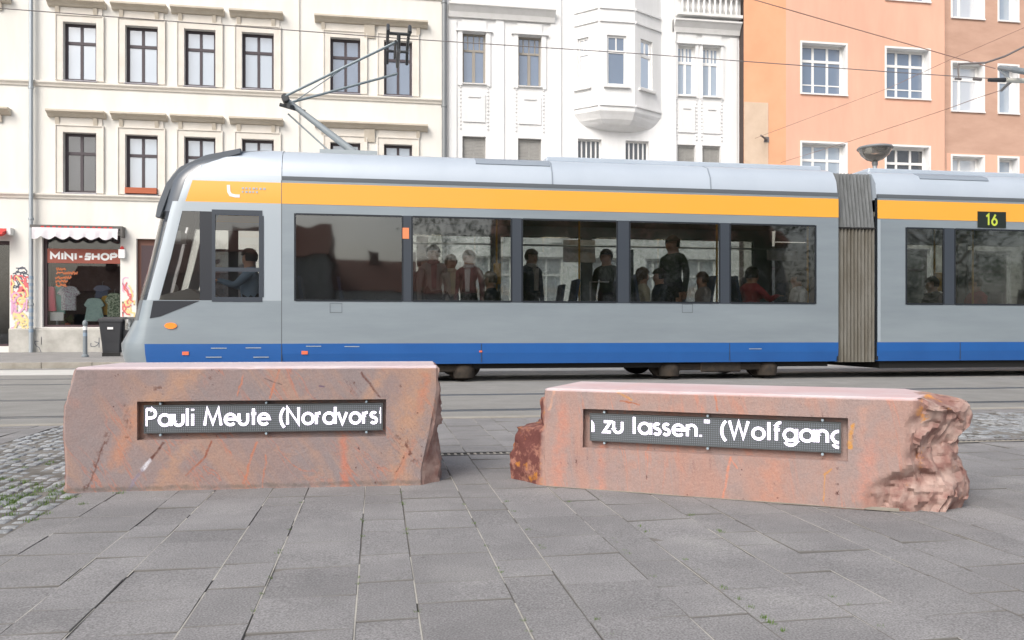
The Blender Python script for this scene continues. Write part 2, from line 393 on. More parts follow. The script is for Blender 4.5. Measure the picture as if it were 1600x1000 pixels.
stone_mat('porphyry_grey_pink', (0.265, 0.20, 0.19), (0.25, 0.208, 0.207), (0.35, 0.225, 0.175), (0.42, 0.17, 0.11), (0.56, 0.47, 0.50), radians(38), 3.1, 0.0, lines_on(PL, dL, [
    (300, 585, 215, 645, 0.07, PEACH, 0.75, 0.08, 0), (215, 645, 180, 720, 0.06, (0.44, 0.22, 0.14), 0.7, 0.08, 0), (660, 575, 640, 650, 0.13, PEACH, 0.85, 0.10, 0), (640, 650, 620, 765, 0.10, PEACH, 0.8, 0.10, 0),
    (290, 700, 240, 770, 0.05, PEACH, 0.7, 0.08, 0), (600, 580, 575, 625, 0.05, PEACH, 0.8, 0.06, 0), (665, 590, 655, 640, 0.035, ORG, 0.55, 0.06, 0), (645, 690, 615, 760, 0.025, ORG, 0.5, 0.06, 0),
    (169, 678, 135, 764, 0.017, DKR, 0.9, 0.03, 1), (163, 690, 138, 764, 0.006, DKR, 0.75, 0.02, 0), (256, 692, 233, 722, 0.010, DKR, 0.95, 0.02, 0), (234, 720, 222, 733, 0.012, (0.66, 0.66, 0.72), 0.95, 0.02, 0),
    (222, 733, 200, 766, 0.011, (0.23, 0.20, 0.26), 0.7, 0.03, 0), (330, 690, 320, 714, 0.007, (0.25, 0.08, 0.05), 0.9, 0.015, 0), (320, 714, 291, 744, 0.007, (0.33, 0.11, 0.06), 0.8, 0.015, 0),
    (196, 635, 202, 682, 0.022, DKR, 0.8, 0.04, 1), (240, 612, 262, 596, 0.018, DKR, 0.8, 0.03, 1), (437, 577, 421, 623, 0.008, ORG, 0.9, 0.015, 0), (401, 690, 383, 749, 0.008, ORG, 0.85, 0.02, 0), (415, 712, 411, 762, 0.006, ORG, 0.8, 0.02, 0),
    (536, 686, 540, 762, 0.026, (0.48, 0.17, 0.11), 0.7, 0.03, 0), (565, 582, 593, 620, 0.008, DKR, 0.95, 0.015, 0), (556, 590, 548, 615, 0.006, DKR, 0.8, 0.02, 1), (414, 592, 440, 601, 0.004, (0.12, 0.09, 0.09), 0.8, 0.01, 0),
    (619, 674, 650, 719, 0.026, DKR, 0.85, 0.04, 1), (632, 712, 611, 755, 0.006, DKR, 0.8, 0.02, 1), (330, 590, 345, 578, 0.012, DKR, 0.8, 0.03, 1), (380, 585, 372, 618, 0.006, ORG, 0.8, 0.02, 0), (499, 603, 506, 604, 0.006, (0.1, 0.06, 0.12), 0.8, 0.01, 0),
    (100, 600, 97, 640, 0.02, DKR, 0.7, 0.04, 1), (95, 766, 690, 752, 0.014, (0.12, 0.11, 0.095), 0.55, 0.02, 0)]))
stone_mat('porphyry_salmon', (0.345, 0.235, 0.205), (0.30, 0.23, 0.215), (0.385, 0.22, 0.175), (0.46, 0.21, 0.15), (0.60, 0.44, 0.45), radians(10), 11.7, 0.05, lines_on(PR, dR, [
    (868, 605, 858, 640, 0.012, (0.55, 0.31, 0.21), 0.8, 0.03, 0), (880, 640, 870, 755, 0.05, (0.45, 0.21, 0.155), 0.75, 0.08, 0), (840, 612, 848, 650, 0.04, (0.42, 0.17, 0.14), 0.6, 0.06, 0),
    (959, 609, 985, 625, 0.010, RUST, 0.7, 0.02, 0), (970, 627, 998, 632, 0.006, (0.35, 0.12, 0.06), 0.9, 0.015, 0), (1117, 612, 1121, 642, 0.007, ORG, 0.9, 0.012, 0), (1142, 714, 1129, 780, 0.007, (0.56, 0.22, 0.14), 0.9, 0.015, 0), (1142, 716, 1152, 732, 0.005, (0.56, 0.22, 0.14), 0.8, 0.01, 0),
    (940, 706, 938, 764, 0.035, (0.50, 0.21, 0.14), 0.65, 0.05, 0), (1332, 664, 1328, 700, 0.011, RUST, 0.9, 0.025, 0), (1298, 732, 1288, 741, 0.007, RUST, 0.85, 0.02, 0), (1289, 740, 1288, 784, 0.004, RUST, 0.75, 0.015, 0),
    (1360, 700, 1350, 780, 0.05, (0.50, 0.23, 0.17), 0.65, 0.06, 0), (1205, 735, 1200, 790, 0.06, (0.47, 0.22, 0.15), 0.6, 0.08, 0), (1350, 640, 1345, 690, 0.03, (0.50, 0.27, 0.2), 0.5, 0.05, 0), (1000, 640, 1060, 625, 0.04, (0.30, 0.23, 0.21), 0.6, 0.06, 0),
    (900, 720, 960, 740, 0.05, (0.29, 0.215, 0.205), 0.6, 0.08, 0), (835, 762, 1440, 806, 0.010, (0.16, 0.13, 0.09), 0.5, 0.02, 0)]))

# --- paving
def paving_mat(name, c1, c2, dust, tint_amt=0.25, bscale=120):
    m = bpy.data.materials.new(name); m.use_nodes = True
    nt = m.node_tree; N, L = nt.nodes, nt.links
    p = N['Principled BSDF']; p.inputs['Roughness'].default_value = 0.85; p.inputs['Specular IOR Level'].default_value = 0.3
    tc = N.new('ShaderNodeTexCoord')
    def nz(scale, detail=6, rough=0.6):
        n = N.new('ShaderNodeTexNoise'); n.inputs['Scale'].default_value = scale; n.inputs['Detail'].default_value = detail; n.inputs['Roughness'].default_value = rough
        L.new(tc.outputs['Object'], n.inputs['Vector']); return n
    def rng(src, a, b, lo=0.0, hi=1.0, out='Fac'):
        r = N.new('ShaderNodeMapRange'); r.inputs['From Min'].default_value = a; r.inputs['From Max'].default_value = b
        r.inputs['To Min'].default_value = lo; r.inputs['To Max'].default_value = hi
        L.new(src.outputs[out], r.inputs['Value']); return r
    def mix(fac, a, b, blend='MIX', k=None):
        x = N.new('ShaderNodeMix'); x.data_type = 'RGBA'; x.blend_type = blend
        if k is not None: x.inputs['Factor'].default_value = k
        else: L.new(fac.outputs[0], x.inputs['Factor'])
        for s, v in (('A', a), ('B', b)):
            if isinstance(v, tuple): x.inputs[s].default_value = (*v, 1)
            else: L.new(v.outputs['Result'], x.inputs[s])
        return x
    c = mix(rng(nz(2.2, 7, 0.65), 0.38, 0.62), c1, c2)
    c = mix(rng(nz(1.1, 5, 0.6), 0.56, 0.70, 0, 0.55), c, dust)
    at = N.new('ShaderNodeAttribute'); at.attribute_name = 'tint'
    tv = mix(rng(at, 0, 1, out='Fac'), (1 - tint_amt,) * 3, (1 + tint_amt,) * 3)
    c = mix(None, c, tv, 'MULTIPLY', 1.0)
    gr = mix(rng(nz(170, 3), 0.33, 0.67), (0.66,) * 3, (1.36,) * 3)
    c = mix(None, c, gr, 'MULTIPLY', 1.0)
    vo = N.new('ShaderNodeTexVoronoi'); vo.inputs['Scale'].default_value = 5.5; L.new(tc.outputs['Object'], vo.inputs['Vector'])
    sp1 = rng(vo, 0.035, 0.055, 0.55, 0.0, out='Distance')
    pick = rng(nz(2.7, 1, 0.5), 0.5, 0.55)
    sm = N.new('ShaderNodeMath'); sm.operation = 'MULTIPLY'; L.new(sp1.outputs[0], sm.inputs[0]); L.new(pick.outputs[0], sm.inputs[1])
    c = mix(sm, c, tuple(k * 0.5 for k in c1))
    c = mix(rng(nz(0.7, 8, 0.72), 0.52, 0.66, 0, 0.35), c, tuple(k * 0.62 for k in c1))
    c = mix(rng(nz(5.5, 7, 0.75), 0.60, 0.72, 0, 0.45), c, dust)
    L.new(c.outputs['Result'], p.inputs['Base Color'])
    bn = nz(bscale, 5)
    bp = N.new('ShaderNodeBump'); bp.inputs['Strength'].default_value = 0.25; bp.inputs['Distance'].default_value = 0.004
    L.new(bn.outputs['Fac'], bp.inputs['Height']); L.new(bp.outputs[0], p.inputs['Normal'])
    MATS[name] = m
paving_mat('slab', (0.196, 0.193, 0.196), (0.240, 0.236, 0.238), (0.285, 0.281, 0.274), 0.085)
paving_mat('cobble', (0.22, 0.235, 0.25), (0.29, 0.30, 0.31), (0.31, 0.31, 0.295), 0.18, 60)
paving_mat('track_concrete', (0.225, 0.222, 0.212), (0.26, 0.256, 0.245), (0.29, 0.283, 0.268), 0.0)
paving_mat('asphalt', (0.19, 0.188, 0.185), (0.225, 0.22, 0.215), (0.26, 0.255, 0.245), 0.0)
mat('joint_shade', (0.155, 0.15, 0.143), 0.95)  # slab sides and chamfers: shade of the gaps put into a dark colour
mat('joint_fill', (0.31, 0.30, 0.275), 0.95, col2=(0.42, 0.405, 0.365), nscale=9)
mat('joint_sand', (0.095, 0.09, 0.08), 0.95, col2=(0.17, 0.16, 0.145), nscale=2.4, lo=0.44, hi=0.56)
mat('kerb_granite', (0.36, 0.34, 0.30), 0.85, col2=(0.27, 0.25, 0.215), nscale=4)
mat('pale_paint', (0.58, 0.58, 0.56), 0.8, col2=(0.50, 0.50, 0.48), nscale=2)
mat('mortar', (0.27, 0.25, 0.205), 0.95, col2=(0.19, 0.18, 0.155), nscale=9)
mat('drain_iron', (0.05, 0.052, 0.055), 0.6, metal=0.3)

# ------------------------------------------------------------------ mesh building
def origin_of(p):
    v = Vector((0, 0, 0))
    while p is not None:
        v += p.location; p = p.parent
    return v

class MB:
    def __init__(s): s.v = []; s.f = []; s.m = []
    def add(s, vs, fs, mi=0):
        b = len(s.v); s.v += [tuple(x) for x in vs]
        for f in fs: s.f.append(tuple(i + b for i in f)); s.m.append(mi)
        return s
    def box(s, x0, x1, y0, y1, z0, z1, mi=0):
        return s.add([(x0, y0, z0), (x1, y0, z0), (x1, y1, z0), (x0, y1, z0), (x0, y0, z1), (x1, y0, z1), (x1, y1, z1), (x0, y1, z1)],
                     [(0, 3, 2, 1), (4, 5, 6, 7), (0, 1, 5, 4), (1, 2, 6, 5), (2, 3, 7, 6), (3, 0, 4, 7)], mi)
    def quad(s, a, b, c, d, mi=0): return s.add([a, b, c, d], [(0, 1, 2, 3)], mi)
    def prism(s, poly, axis, a, b, mi=0):
        """poly: 2-D outline in the plane across axis ('x': (y,z), 'y': (x,z), 'z': (x,y)); extruded from a to b"""
        n = len(poly)
        def P(u, w, t): return (t, u, w) if axis == 'x' else (u, t, w) if axis == 'y' else (u, w, t)
        vs = [P(u, w, a) for u, w in poly] + [P(u, w, b) for u, w in poly]
        fs = [tuple(range(n)), tuple(range(2 * n - 1, n - 1, -1))] + [(i, i + n, (i + 1) % n + n, (i + 1) % n) for i in range(n)]
        return s.add(vs, fs, mi)
    def tube(s, path, r, n=8, mi=0, r1=None):
        path = [Vector(p) for p in path]; k = len(path); vs = []; fs = []
        up = Vector((0, 0, 1))
        for i, p in enumerate(path):
            d = (path[min(i + 1, k - 1)] - path[max(i - 1, 0)]).normalized()
            a = d.cross(up)
            if a.length < 1e-3: a = d.cross(Vector((0, 1, 0)))
            a.normalize(); b = d.cross(a).normalized()
            rr = r if r1 is None else r + (r1 - r) * i / (k - 1)
            for j in range(n):
                t = 2 * pi * j / n; vs.append(p + a * (rr * cos(t)) + b * (rr * sin(t)))
        for i in range(k - 1):
            for j in range(n):
                j2 = (j + 1) % n; fs.append((i * n + j, i * n + j2, (i + 1) * n + j2, (i + 1) * n + j))
        fs.append(tuple(range(n - 1, -1, -1))); fs.append(tuple((k - 1) * n + j for j in range(n)))
        return s.add(vs, fs, mi)
    def lathe(s, prof, cx, cy, n=20, mi=0, sx=1.0, sy=1.0):
        """prof: list of (radius, z) turned round a vertical axis"""
        vs = []; fs = []; k = len(prof)
        for r, z in prof:
            for j in range(n): t = 2 * pi * j / n; vs.append((cx + r * cos(t) * sx, cy + r * sin(t) * sy, z))
        for i in range(k - 1):
            for j in range(n):
                j2 = (j + 1) % n; fs.append((i * n + j, i * n + j2, (i + 1) * n + j2, (i + 1) * n + j))
        fs.append(tuple(range(n - 1, -1, -1))); fs.append(tuple((k - 1) * n + j for j in range(n)))
        return s.add(vs, fs, mi)
    def build(s, name, mats, parent=None, smooth=False, local=False, bevel=0.0, sharp=40):
        used = sorted({i for f in s.f for i in f})
        if len(used) < len(s.v): mp_ = {k: i for i, k in enumerate(used)}; s.v = [s.v[k] for k in used]; s.f = [tuple(mp_[i] for i in f) for f in s.f]
        me = bpy.data.meshes.new(name)
        o = Vector((0, 0, 0)) if local else origin_of(parent)
        me.from_pydata([(x - o.x, y - o.y, z - o.z) for x, y, z in s.v], [], s.f)
        for mm in (mats if isinstance(mats, (list, tuple)) else [mats]): me.materials.append(M[mm])
        if me.materials and len(me.materials) > 1: me.polygons.foreach_set('material_index', s.m)
        bm = bmesh.new(); bm.from_mesh(me)
        bmesh.ops.recalc_face_normals(bm, faces=bm.faces)
        if bevel: bmesh.ops.bevel(bm, geom=bm.edges[:], offset=bevel, segments=1, affect='EDGES', clamp_overlap=True)
        bm.to_mesh(me); bm.free()
        if smooth:
            me.shade_smooth(); me.set_sharp_from_angle(angle=radians(sharp))
        ob = bpy.data.objects.new(name, me); C.objects.link(ob); ob.parent = parent
        return ob

def tag(o, label=None, cat=None, group=None, kind=None):
    if label: o['label'] = label
    if cat: o['category'] = cat
    if group: o['group'] = group
    if kind: o['kind'] = kind
    return o
def thing(name, label, cat, loc=(0, 0, 0), group=None, rz=0.0):
    o = bpy.data.objects.new(name, None); C.objects.link(o); o.location = loc; o.rotation_euler = (0, 0, rz)
    o.empty_display_size = 0.2
    return tag(o, label, cat, group)
def struct(o): o['kind'] = 'structure'; return o

# ------------------------------------------------------------------ stroke lettering
def arc(cx, cy, rx, ry, a0, a1, n=12):
    return [(cx + rx * cos(radians(a0 + (a1 - a0) * i / n)), cy + ry * sin(radians(a0 + (a1 - a0) * i / n))) for i in range(n + 1)]
XH = 0.68
G = {
 'P': (0.58, [[(0, 0), (0, 1)], [(0, 0.97), (0.28, 0.97)] + arc(0.28, 0.72, 0.25, 0.25, 90, -90) + [(0, 0.47)]]),
 'a': (0.72, [arc(0.33, 0.34, 0.31, 0.31, 0, 360, 22), [(0.69, 0), (0.69, XH)]]),
 'u': (0.56, [[(0, XH), (0, 0.27)] + arc(0.25, 0.27, 0.25, 0.25, 180, 360) + [(0.50, XH)]]),
 'l': (0.16, [[(0.04, 0), (0.04, 1)]]),
 'i': (0.14, [[(0.04, 0), (0.04, XH)], [(0.04, 0.86), (0.04, 0.97)]]),
 'M': (1.00, [[(0, 0), (0.15, 0.98), (0.47, 0.12), (0.79, 0.98), (0.94, 0)]]),
 'e': (0.68, [[(0.04, 0.35), (0.63, 0.35)] + arc(0.33, 0.33, 0.30, 0.31, 4, 318, 20)]),
 't': (0.26, [[(0.13, 0), (0.13, 0.95)], [(0, 0.66), (0.28, 0.66)]]),
 'f': (0.34, [[(0.12, 0), (0.12, 0.80)] + arc(0.33, 0.80, 0.21, 0.20, 180, 80, 7), [(0, 0.60), (0.30, 0.60)]]),
 '(': (0.30, [arc(0.62, 0.40, 0.58, 0.72, 128, 232, 12)]),
 'N': (0.72, [[(0, 0), (0, 0.98), (0.64, 0.03), (0.64, 1)]]),
 'o': (0.68, [arc(0.33, 0.33, 0.30, 0.31, 0, 360, 22)]),
 'r': (0.28, [[(0, 0), (0, XH)], [(0, 0.42)] + arc(0.22, 0.42, 0.22, 0.23, 180, 85, 6)]),
 'd': (0.72, [arc(0.33, 0.34, 0.31, 0.31, 0, 360, 22), [(0.69, 0), (0.69, 1)]]),
 'v': (0.54, [[(0, XH), (0.25, 0.02), (0.50, XH)]]),
 's': (0.38, [arc(0.18, 0.505, 0.155, 0.145, 35, 270, 9) + arc(0.18, 0.185, 0.17, 0.165, 90, -150, 10)]),
 'n': (0.54, [[(0, 0), (0, XH)], [(0, 0.40)] + arc(0.24, 0.40, 0.24, 0.25, 180, 0, 10) + [(0.48, 0)]]),
 'z': (0.44, [[(0, 0.65), (0.40, 0.65), (0, 0.03), (0.42, 0.03)]]),
 '.': (0.14, [[(0.04, 0), (0.04, 0.11)]]),
 '"': (0.26, [[(0.02, 0.80), (0.02, 1)], [(0.17, 0.80), (0.17, 1)]]),
 'W': (1.06, [[(0, 1), (0.26, 0.04), (0.50, 0.94), (0.74, 0.04), (1.0, 1)]]),
 'g': (0.70, [arc(0.33, 0.33, 0.30, 0.31, 0, 360, 22), [(0.66, XH), (0.66, 0.02)] + arc(0.36, 0.02, 0.30, 0.26, 0, -160, 10)]),
 ' ': (0.30, []),
 'I': (0.20, [[(0.08, 0), (0.08, 1)]]),
 'S': (0.60, [[(0.58, 0.93), (0.20, 0.93), (0.12, 0.52), (0.50, 0.48), (0.42, 0.07), (0, 0.07)]]),
 'H': (0.66, [[(0, 0), (0, 1)], [(0.56, 0), (0.56, 1)], [(0, 0.5), (0.56, 0.5)]]),
 'O': (0.74, [arc(0.34, 0.5, 0.33, 0.46, 0, 360, 20)]),
 '-': (0.40, [[(0.05, 0.45), (0.35, 0.45)]]),
 'm': (0.8, [[(0, 0), (0, 0.98), (0.38, 0.35), (0.72, 0.98), (0.72, 0)]]),
 '1': (0.40, [[(0.02, 0.78), (0.26, 0.98), (0.26, 0)]]),
 '6': (0.60, [arc(0.28, 0.30, 0.26, 0.28, 0, 360, 16), [(0.40, 0.98), (0.03, 0.38)]]),
}
def ribbon(mb, pts, w, to3, lift, mi=0, clip=None):
    n = len(pts); closed = n > 2 and (abs(pts[0][0] - pts[-1][0]) + abs(pts[0][1] - pts[-1][1])) < 1e-6
    L_, R_ = [], []
    for i in range(n):
        p = Vector(pts[i])
        a = Vector(pts[i - 1]) if i > 0 else (Vector(pts[-2]) if closed else None)
        b = Vector(pts[i + 1]) if i < n - 1 else (Vector(pts[1]) if closed else None)
        d1 = (p - a).normalized() if a is not None else (b - p).normalized()
        d2 = (b - p).normalized() if b is not None else d1
        t = (d1 + d2)
        t = t.normalized() if t.length > 1e-6 else d1
        nn = Vector((-t.y, t.x)); k = max(0.45, nn.dot(Vector((-d1.y, d1.x))))
        L_.append(p + nn * (w / 2 / k)); R_.append(p - nn * (w / 2 / k))
    vs = []
    for i in range(n):
        for q in (L_[i], R_[i]):
            x, y = q
            if clip: x = min(max(x, clip[0]), clip[1])
            vs.append(to3(x, y, lift))
    fs = []
    for i in range(n - 1):
        if clip and (all(abs(q[0] - clip[0]) < 1e-9 or q[0] < clip[0] for q in (L_[i], R_[i], L_[i + 1], R_[i + 1])) or all(q[0] > clip[1] for q in (L_[i], R_[i], L_[i + 1], R_[i + 1]))): continue
        fs.append((2 * i, 2 * i + 1, 2 * i + 3, 2 * i + 2))
    mb.add(vs, fs, mi)
def text_strokes(mb, s, x, y, h, w, to3, gap=0.13, xs=1.0, lift0=0.0, clip=None, shear=0.0, mi=0):
    k = 0
    for ch in s:
        adv, sts = G[ch]
        for st in sts:
            ribbon(mb, [(x + (px + shear * py) * h * xs, y + py * h) for px, py in st], w, to3, lift0 + 0.0003 * (k % 5), mi, clip); k += 1
        x += (adv + gap) * h * xs
    return x
def text_width(s, h, gap=0.13, xs=1.0): return sum((G[c][0] + gap) * h * xs for c in s) - gap * h * xs

# ------------------------------------------------------------------ ground, tracks, kerb
mb = MB(); mb.quad((-400, -400, -0.30), (400, -400, -0.30), (400, 600, -0.30), (-400, 600, -0.30))
struct(mb.build('ground', 'asphalt'))
mb = MB(); mb.box(-60, 60, 7.42, 18.55, -0.28, 0.0)
struct(mb.build('track_bed', 'track_concrete'))
mb = MB(); mb.box(-60, 60, -60, 7.42, -0.28, -0.005)
struct(mb.build('plaza_base', 'joint_sand'))
for Yr in (7.97, 9.93, 12.87, 14.33):
    mb = MB()
    mb.box(-60, 60, Yr - 0.055, Yr + 0.02, 0.0005, 0.004, 0); mb.box(-60, 60, Yr + 0.02, Yr + 0.075, 0.0005, 0.003, 1)
    mb.box(-60, 60, Yr + 0.075, Yr + 0.10, 0.0005, 0.004, 0)
    struct(mb.build('tram_rail', ['steel_rail', 'rail_groove']))
mb = MB(); mb.box(-60, 60, 7.28, 7.415, -0.1, 0.003)
struct(mb.build('edge_strip', 'kerb_granite'))
mb = MB(); mb.box(-60, 60, 15.7, 17.7, 0.0005, 0.005)
struct(mb.build('pale_lane', 'pale_paint'))
mb = MB()
x = -60
while x < 60: mb.box(x, x + 0.992, 18.55, 18.70, -0.1, 0.125 + rnd.uniform(-0.002, 0.002)); x += 1.0
struct(mb.build('kerb', 'kerb_granite', bevel=0.008))
paving_mat('far_pavement', (0.25, 0.245, 0.24), (0.29, 0.285, 0.28), (0.32, 0.31, 0.30), 0.0)
mb = MB(); mb.box(-60, 60, 18.70, 40, -0.28, 0.118)
struct(mb.build('pavement', 'far_pavement'))

# paving slabs of the plaza
def slab_field():
    mb = MB(); tint = []
    joints = []; x = -0.06; k = 0
    widths = [0.172, 0.278]
    while x < 15: joints.append((x, x + widths[k % 2])); x += widths[k % 2]; k += 1
    x = -0.06; k = 1
    while x > -12: joints.append((x - widths[k % 2], x)); x -= widths[k % 2]; k += 1
    r = random.Random(11)
    for (a, b) in joints:
        y = 0.9 + r.uniform(0, 0.3)
        while y < 7.25:
            ln = r.choice([0.19, 0.27, 0.32, 0.32, 0.34]); y1 = min(y + ln, 7.272)
            for lim in ((5.3, 6.95) if (a + b) / 2 > 3.4 else ()):
                if y < lim - 1e-6 < y1: y1 = lim
            cxm, cym = (a + b) / 2, (y + y1) / 2
            cob = (-2.5 < cxm < -1.52 and cym > 0.8) or (cxm > 3.4 and 5.30 < cym < 6.95)
            if 5.10 < cym < 5.26 and y1 - y < 0.0: cob = True
            if not cob and y1 - y > 0.05:
                g = r.uniform(0.0008, 0.0019); z = r.uniform(-0.0025, 0.002); tl = r.uniform(-0.0025, 0.0025); tm = r.uniform(-0.002, 0.002)
                segs = [(y, y1)]
                if y < 5.22 and y1 > 5.10: segs = [(y, 5.10), (5.22, y1)]
                for (ya, yb) in segs:
                    if yb - ya < 0.03: continue
                    gy = r.uniform(0.0016, 0.0036); x0, x1, ya_, yb_ = a + g, b - g, ya + gy, yb - gy; c = 0.0018; b0 = len(mb.v)
                    zz = lambda X, Y: z + tl * (X - cxm) / 0.15 + tm * (Y - cym) / 0.15
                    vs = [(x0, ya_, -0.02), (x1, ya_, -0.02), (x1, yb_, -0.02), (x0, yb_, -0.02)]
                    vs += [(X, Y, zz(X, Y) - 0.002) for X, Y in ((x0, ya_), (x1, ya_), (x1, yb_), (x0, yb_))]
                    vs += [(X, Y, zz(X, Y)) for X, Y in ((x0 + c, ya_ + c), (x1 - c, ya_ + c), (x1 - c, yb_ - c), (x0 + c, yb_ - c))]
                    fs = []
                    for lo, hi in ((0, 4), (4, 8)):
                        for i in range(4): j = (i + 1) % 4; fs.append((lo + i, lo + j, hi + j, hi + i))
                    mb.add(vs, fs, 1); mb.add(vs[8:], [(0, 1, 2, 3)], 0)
                    t = r.random(); tint += [t] * 16
            y = y1
    o = mb.build('plaza_paving', ['slab', 'joint_shade'])
    at = o.data.attributes.new('tint', 'FLOAT', 'POINT'); at.data.foreach_set('value', tint)
    return struct(o)
slab_field()
# sand swept into the long joints, in stretches
mb = MB(); r = random.Random(77); x = -0.06 - 0.45 * 5; jx = []
while x < 3.2: jx += [x, x + 0.172]; x += 0.45
for xj in jx:
    y = 0.9 if xj > -1.41 else 9
    while y < 7.2:
        ln = r.uniform(0.15, 0.9)
        if r.random() < 0.72: mb.quad((xj - 0.0025, y, -0.0012), (xj + 0.0025, y, -0.0012), (xj + 0.0025, min(y + ln, 7.25), -0.0012), (xj - 0.0025, min(y + ln, 7.25), -0.0012))
        y += ln + r.uniform(0.05, 0.3)
struct(mb.build('joint_sand', 'joint_fill'))

def cobbles(name, x0, x1, y0, y1, along_x, seed):
    r = random.Random(seed); mb = MB(); tint = []
    u = y0 if along_x else x0; U1 = y1 if along_x else x1
    row = 0
    nrow = round((U1 - u) / 0.078)
    for _row in range(nrow):
        wd = (U1 - (y0 if along_x else x0)) / nrow; v = (x0 if along_x else y0) + r.uniform(-0.05, 0); V1 = x1 if along_x else y1
        while v < V1:
            ln = r.uniform(0.07, 0.11)
            j = lambda: r.uniform(-0.006, 0.006)
            if along_x: cx, cy, hx, hy = v + ln / 2, u + wd / 2, ln / 2 - 0.007, wd / 2 - 0.007
            else: cx, cy, hx, hy = u + wd / 2, v + ln / 2, wd / 2 - 0.007, ln / 2 - 0.007
            z = r.uniform(-0.008, 0.003)
            base = [(cx - hx + j(), cy - hy + j()), (cx + hx + j(), cy - hy + j()), (cx + hx + j(), cy + hy + j()), (cx - hx + j(), cy + hy + j())]
            vs = [(X, Y, -0.03) for X, Y in base] + [(X, Y, z - 0.010) for X, Y in base] + [(cx + (X - cx) * 0.78, cy + (Y - cy) * 0.78, z + r.uniform(-0.003, 0.003)) for X, Y in base] + [(cx, cy, z + 0.003)]
            fs = []
            for lo, hi in ((0, 4), (4, 8)):
                for i in range(4): k = (i + 1) % 4; fs.append((lo + i, lo + k, hi + k, hi + i))
            for i in range(4): fs.append((8 + i, 8 + (i + 1) % 4, 12))
            mb.add(vs, fs); tint += [r.random()] * 13
            v += ln
        u += wd
    o = mb.build(name, 'cobble', smooth=True, sharp=60)
    at = o.data.attributes.new('tint', 'FLOAT', 'POINT'); at.data.foreach_set('value', tint)
    return struct(o)
cobbles('cobble_strip', -2.585, -1.415, 0.9, 7.25, False, 3)
cobbles('cobble_strip', 3.27, 12.0, 5.305, 6.945, True, 5)

# slot drain between the stones
dr = thing('slot_drain', 'dark slotted iron drain channel running in the paving behind the two stones', 'drain', (0, 5.16, 0))
mb = MB(); mb.box(-1.45, 12, 5.105, 5.12, -0.02, 0.001); mb.box(-1.45, 12, 5.20, 5.215, -0.02, 0.001); mb.build('channel_edge', 'drain_iron', dr)
mb = MB(); x = -1.45
while x < 12: mb.box(x, x + 0.016, 5.121, 5.199, -0.014, 0.0); x += 0.042
mb.build('grating', 'kerb_granite', dr)
mb = MB(); mb.box(-1.45, 12, 5.121, 5.199, -0.0135, -0.0125); mb.build('channel_bottom', 'under_black', dr)

# weeds and moss in the joints
mb = MB(); r = random.Random(21)
def tuft(x, y, n, h, spread):
    for _ in range(n):
        a = r.uniform(0, 2 * pi); d = r.uniform(0, spread); bx, by = x + d * cos(a), y + d * sin(a) * 0.8
        hh = h * r.uniform(0.4, 1); t = r.uniform(0, 2 * pi); w = 0.002; l = hh * r.uniform(0.2, 0.9)
        mb.add([(bx - w * sin(t), by + w * cos(t), -0.01), (bx + w * sin(t), by - w * cos(t), -0.01), (bx + l * cos(t), by + l * sin(t), hh)], [(0, 1, 2)])
for _ in range(90): tuft(r.gauss(-1.72, 0.16), r.gauss(3.95, 0.35), 34, 0.018, 0.035)
for _ in range(16): tuft(r.uniform(-2.4, -1.9), r.uniform(3.2, 5.5), 22, 0.014, 0.03)
for jx in (0.39, 0.112, 0.587, 0.87, 1.04, -0.06, -0.341, 1.32):
    for _ in range(7): tuft(jx + r.uniform(-0.003, 0.003), r.uniform(1.9, 4.0), 14, 0.008, 0.014)
for _ in range(8): tuft(1.037 + r.uniform(-0.003, 0.003), r.uniform(1.95, 2.5), 20, 0.012, 0.014)
tag(mb.build('weeds', 'weed_green'), 'green moss and small weeds growing in the paving joints', 'weeds', kind='stuff')

# ------------------------------------------------------------------ the two carved stones
def hit_plane(px, py, P0, d):
    r_ = (px - CX) / FPX; up = (HY - py) / FPX
    vx, vy = S_ + C_ * r_, C_ - S_ * r_
    den = vx * d[1] - vy * d[0]
    t = (P0[0] * d[1] - P0[1] * d[0]) / den
    return ((t * vx - P0[0]) * d[0] + (t * vy - P0[1]) * d[1], EYE + t * up)

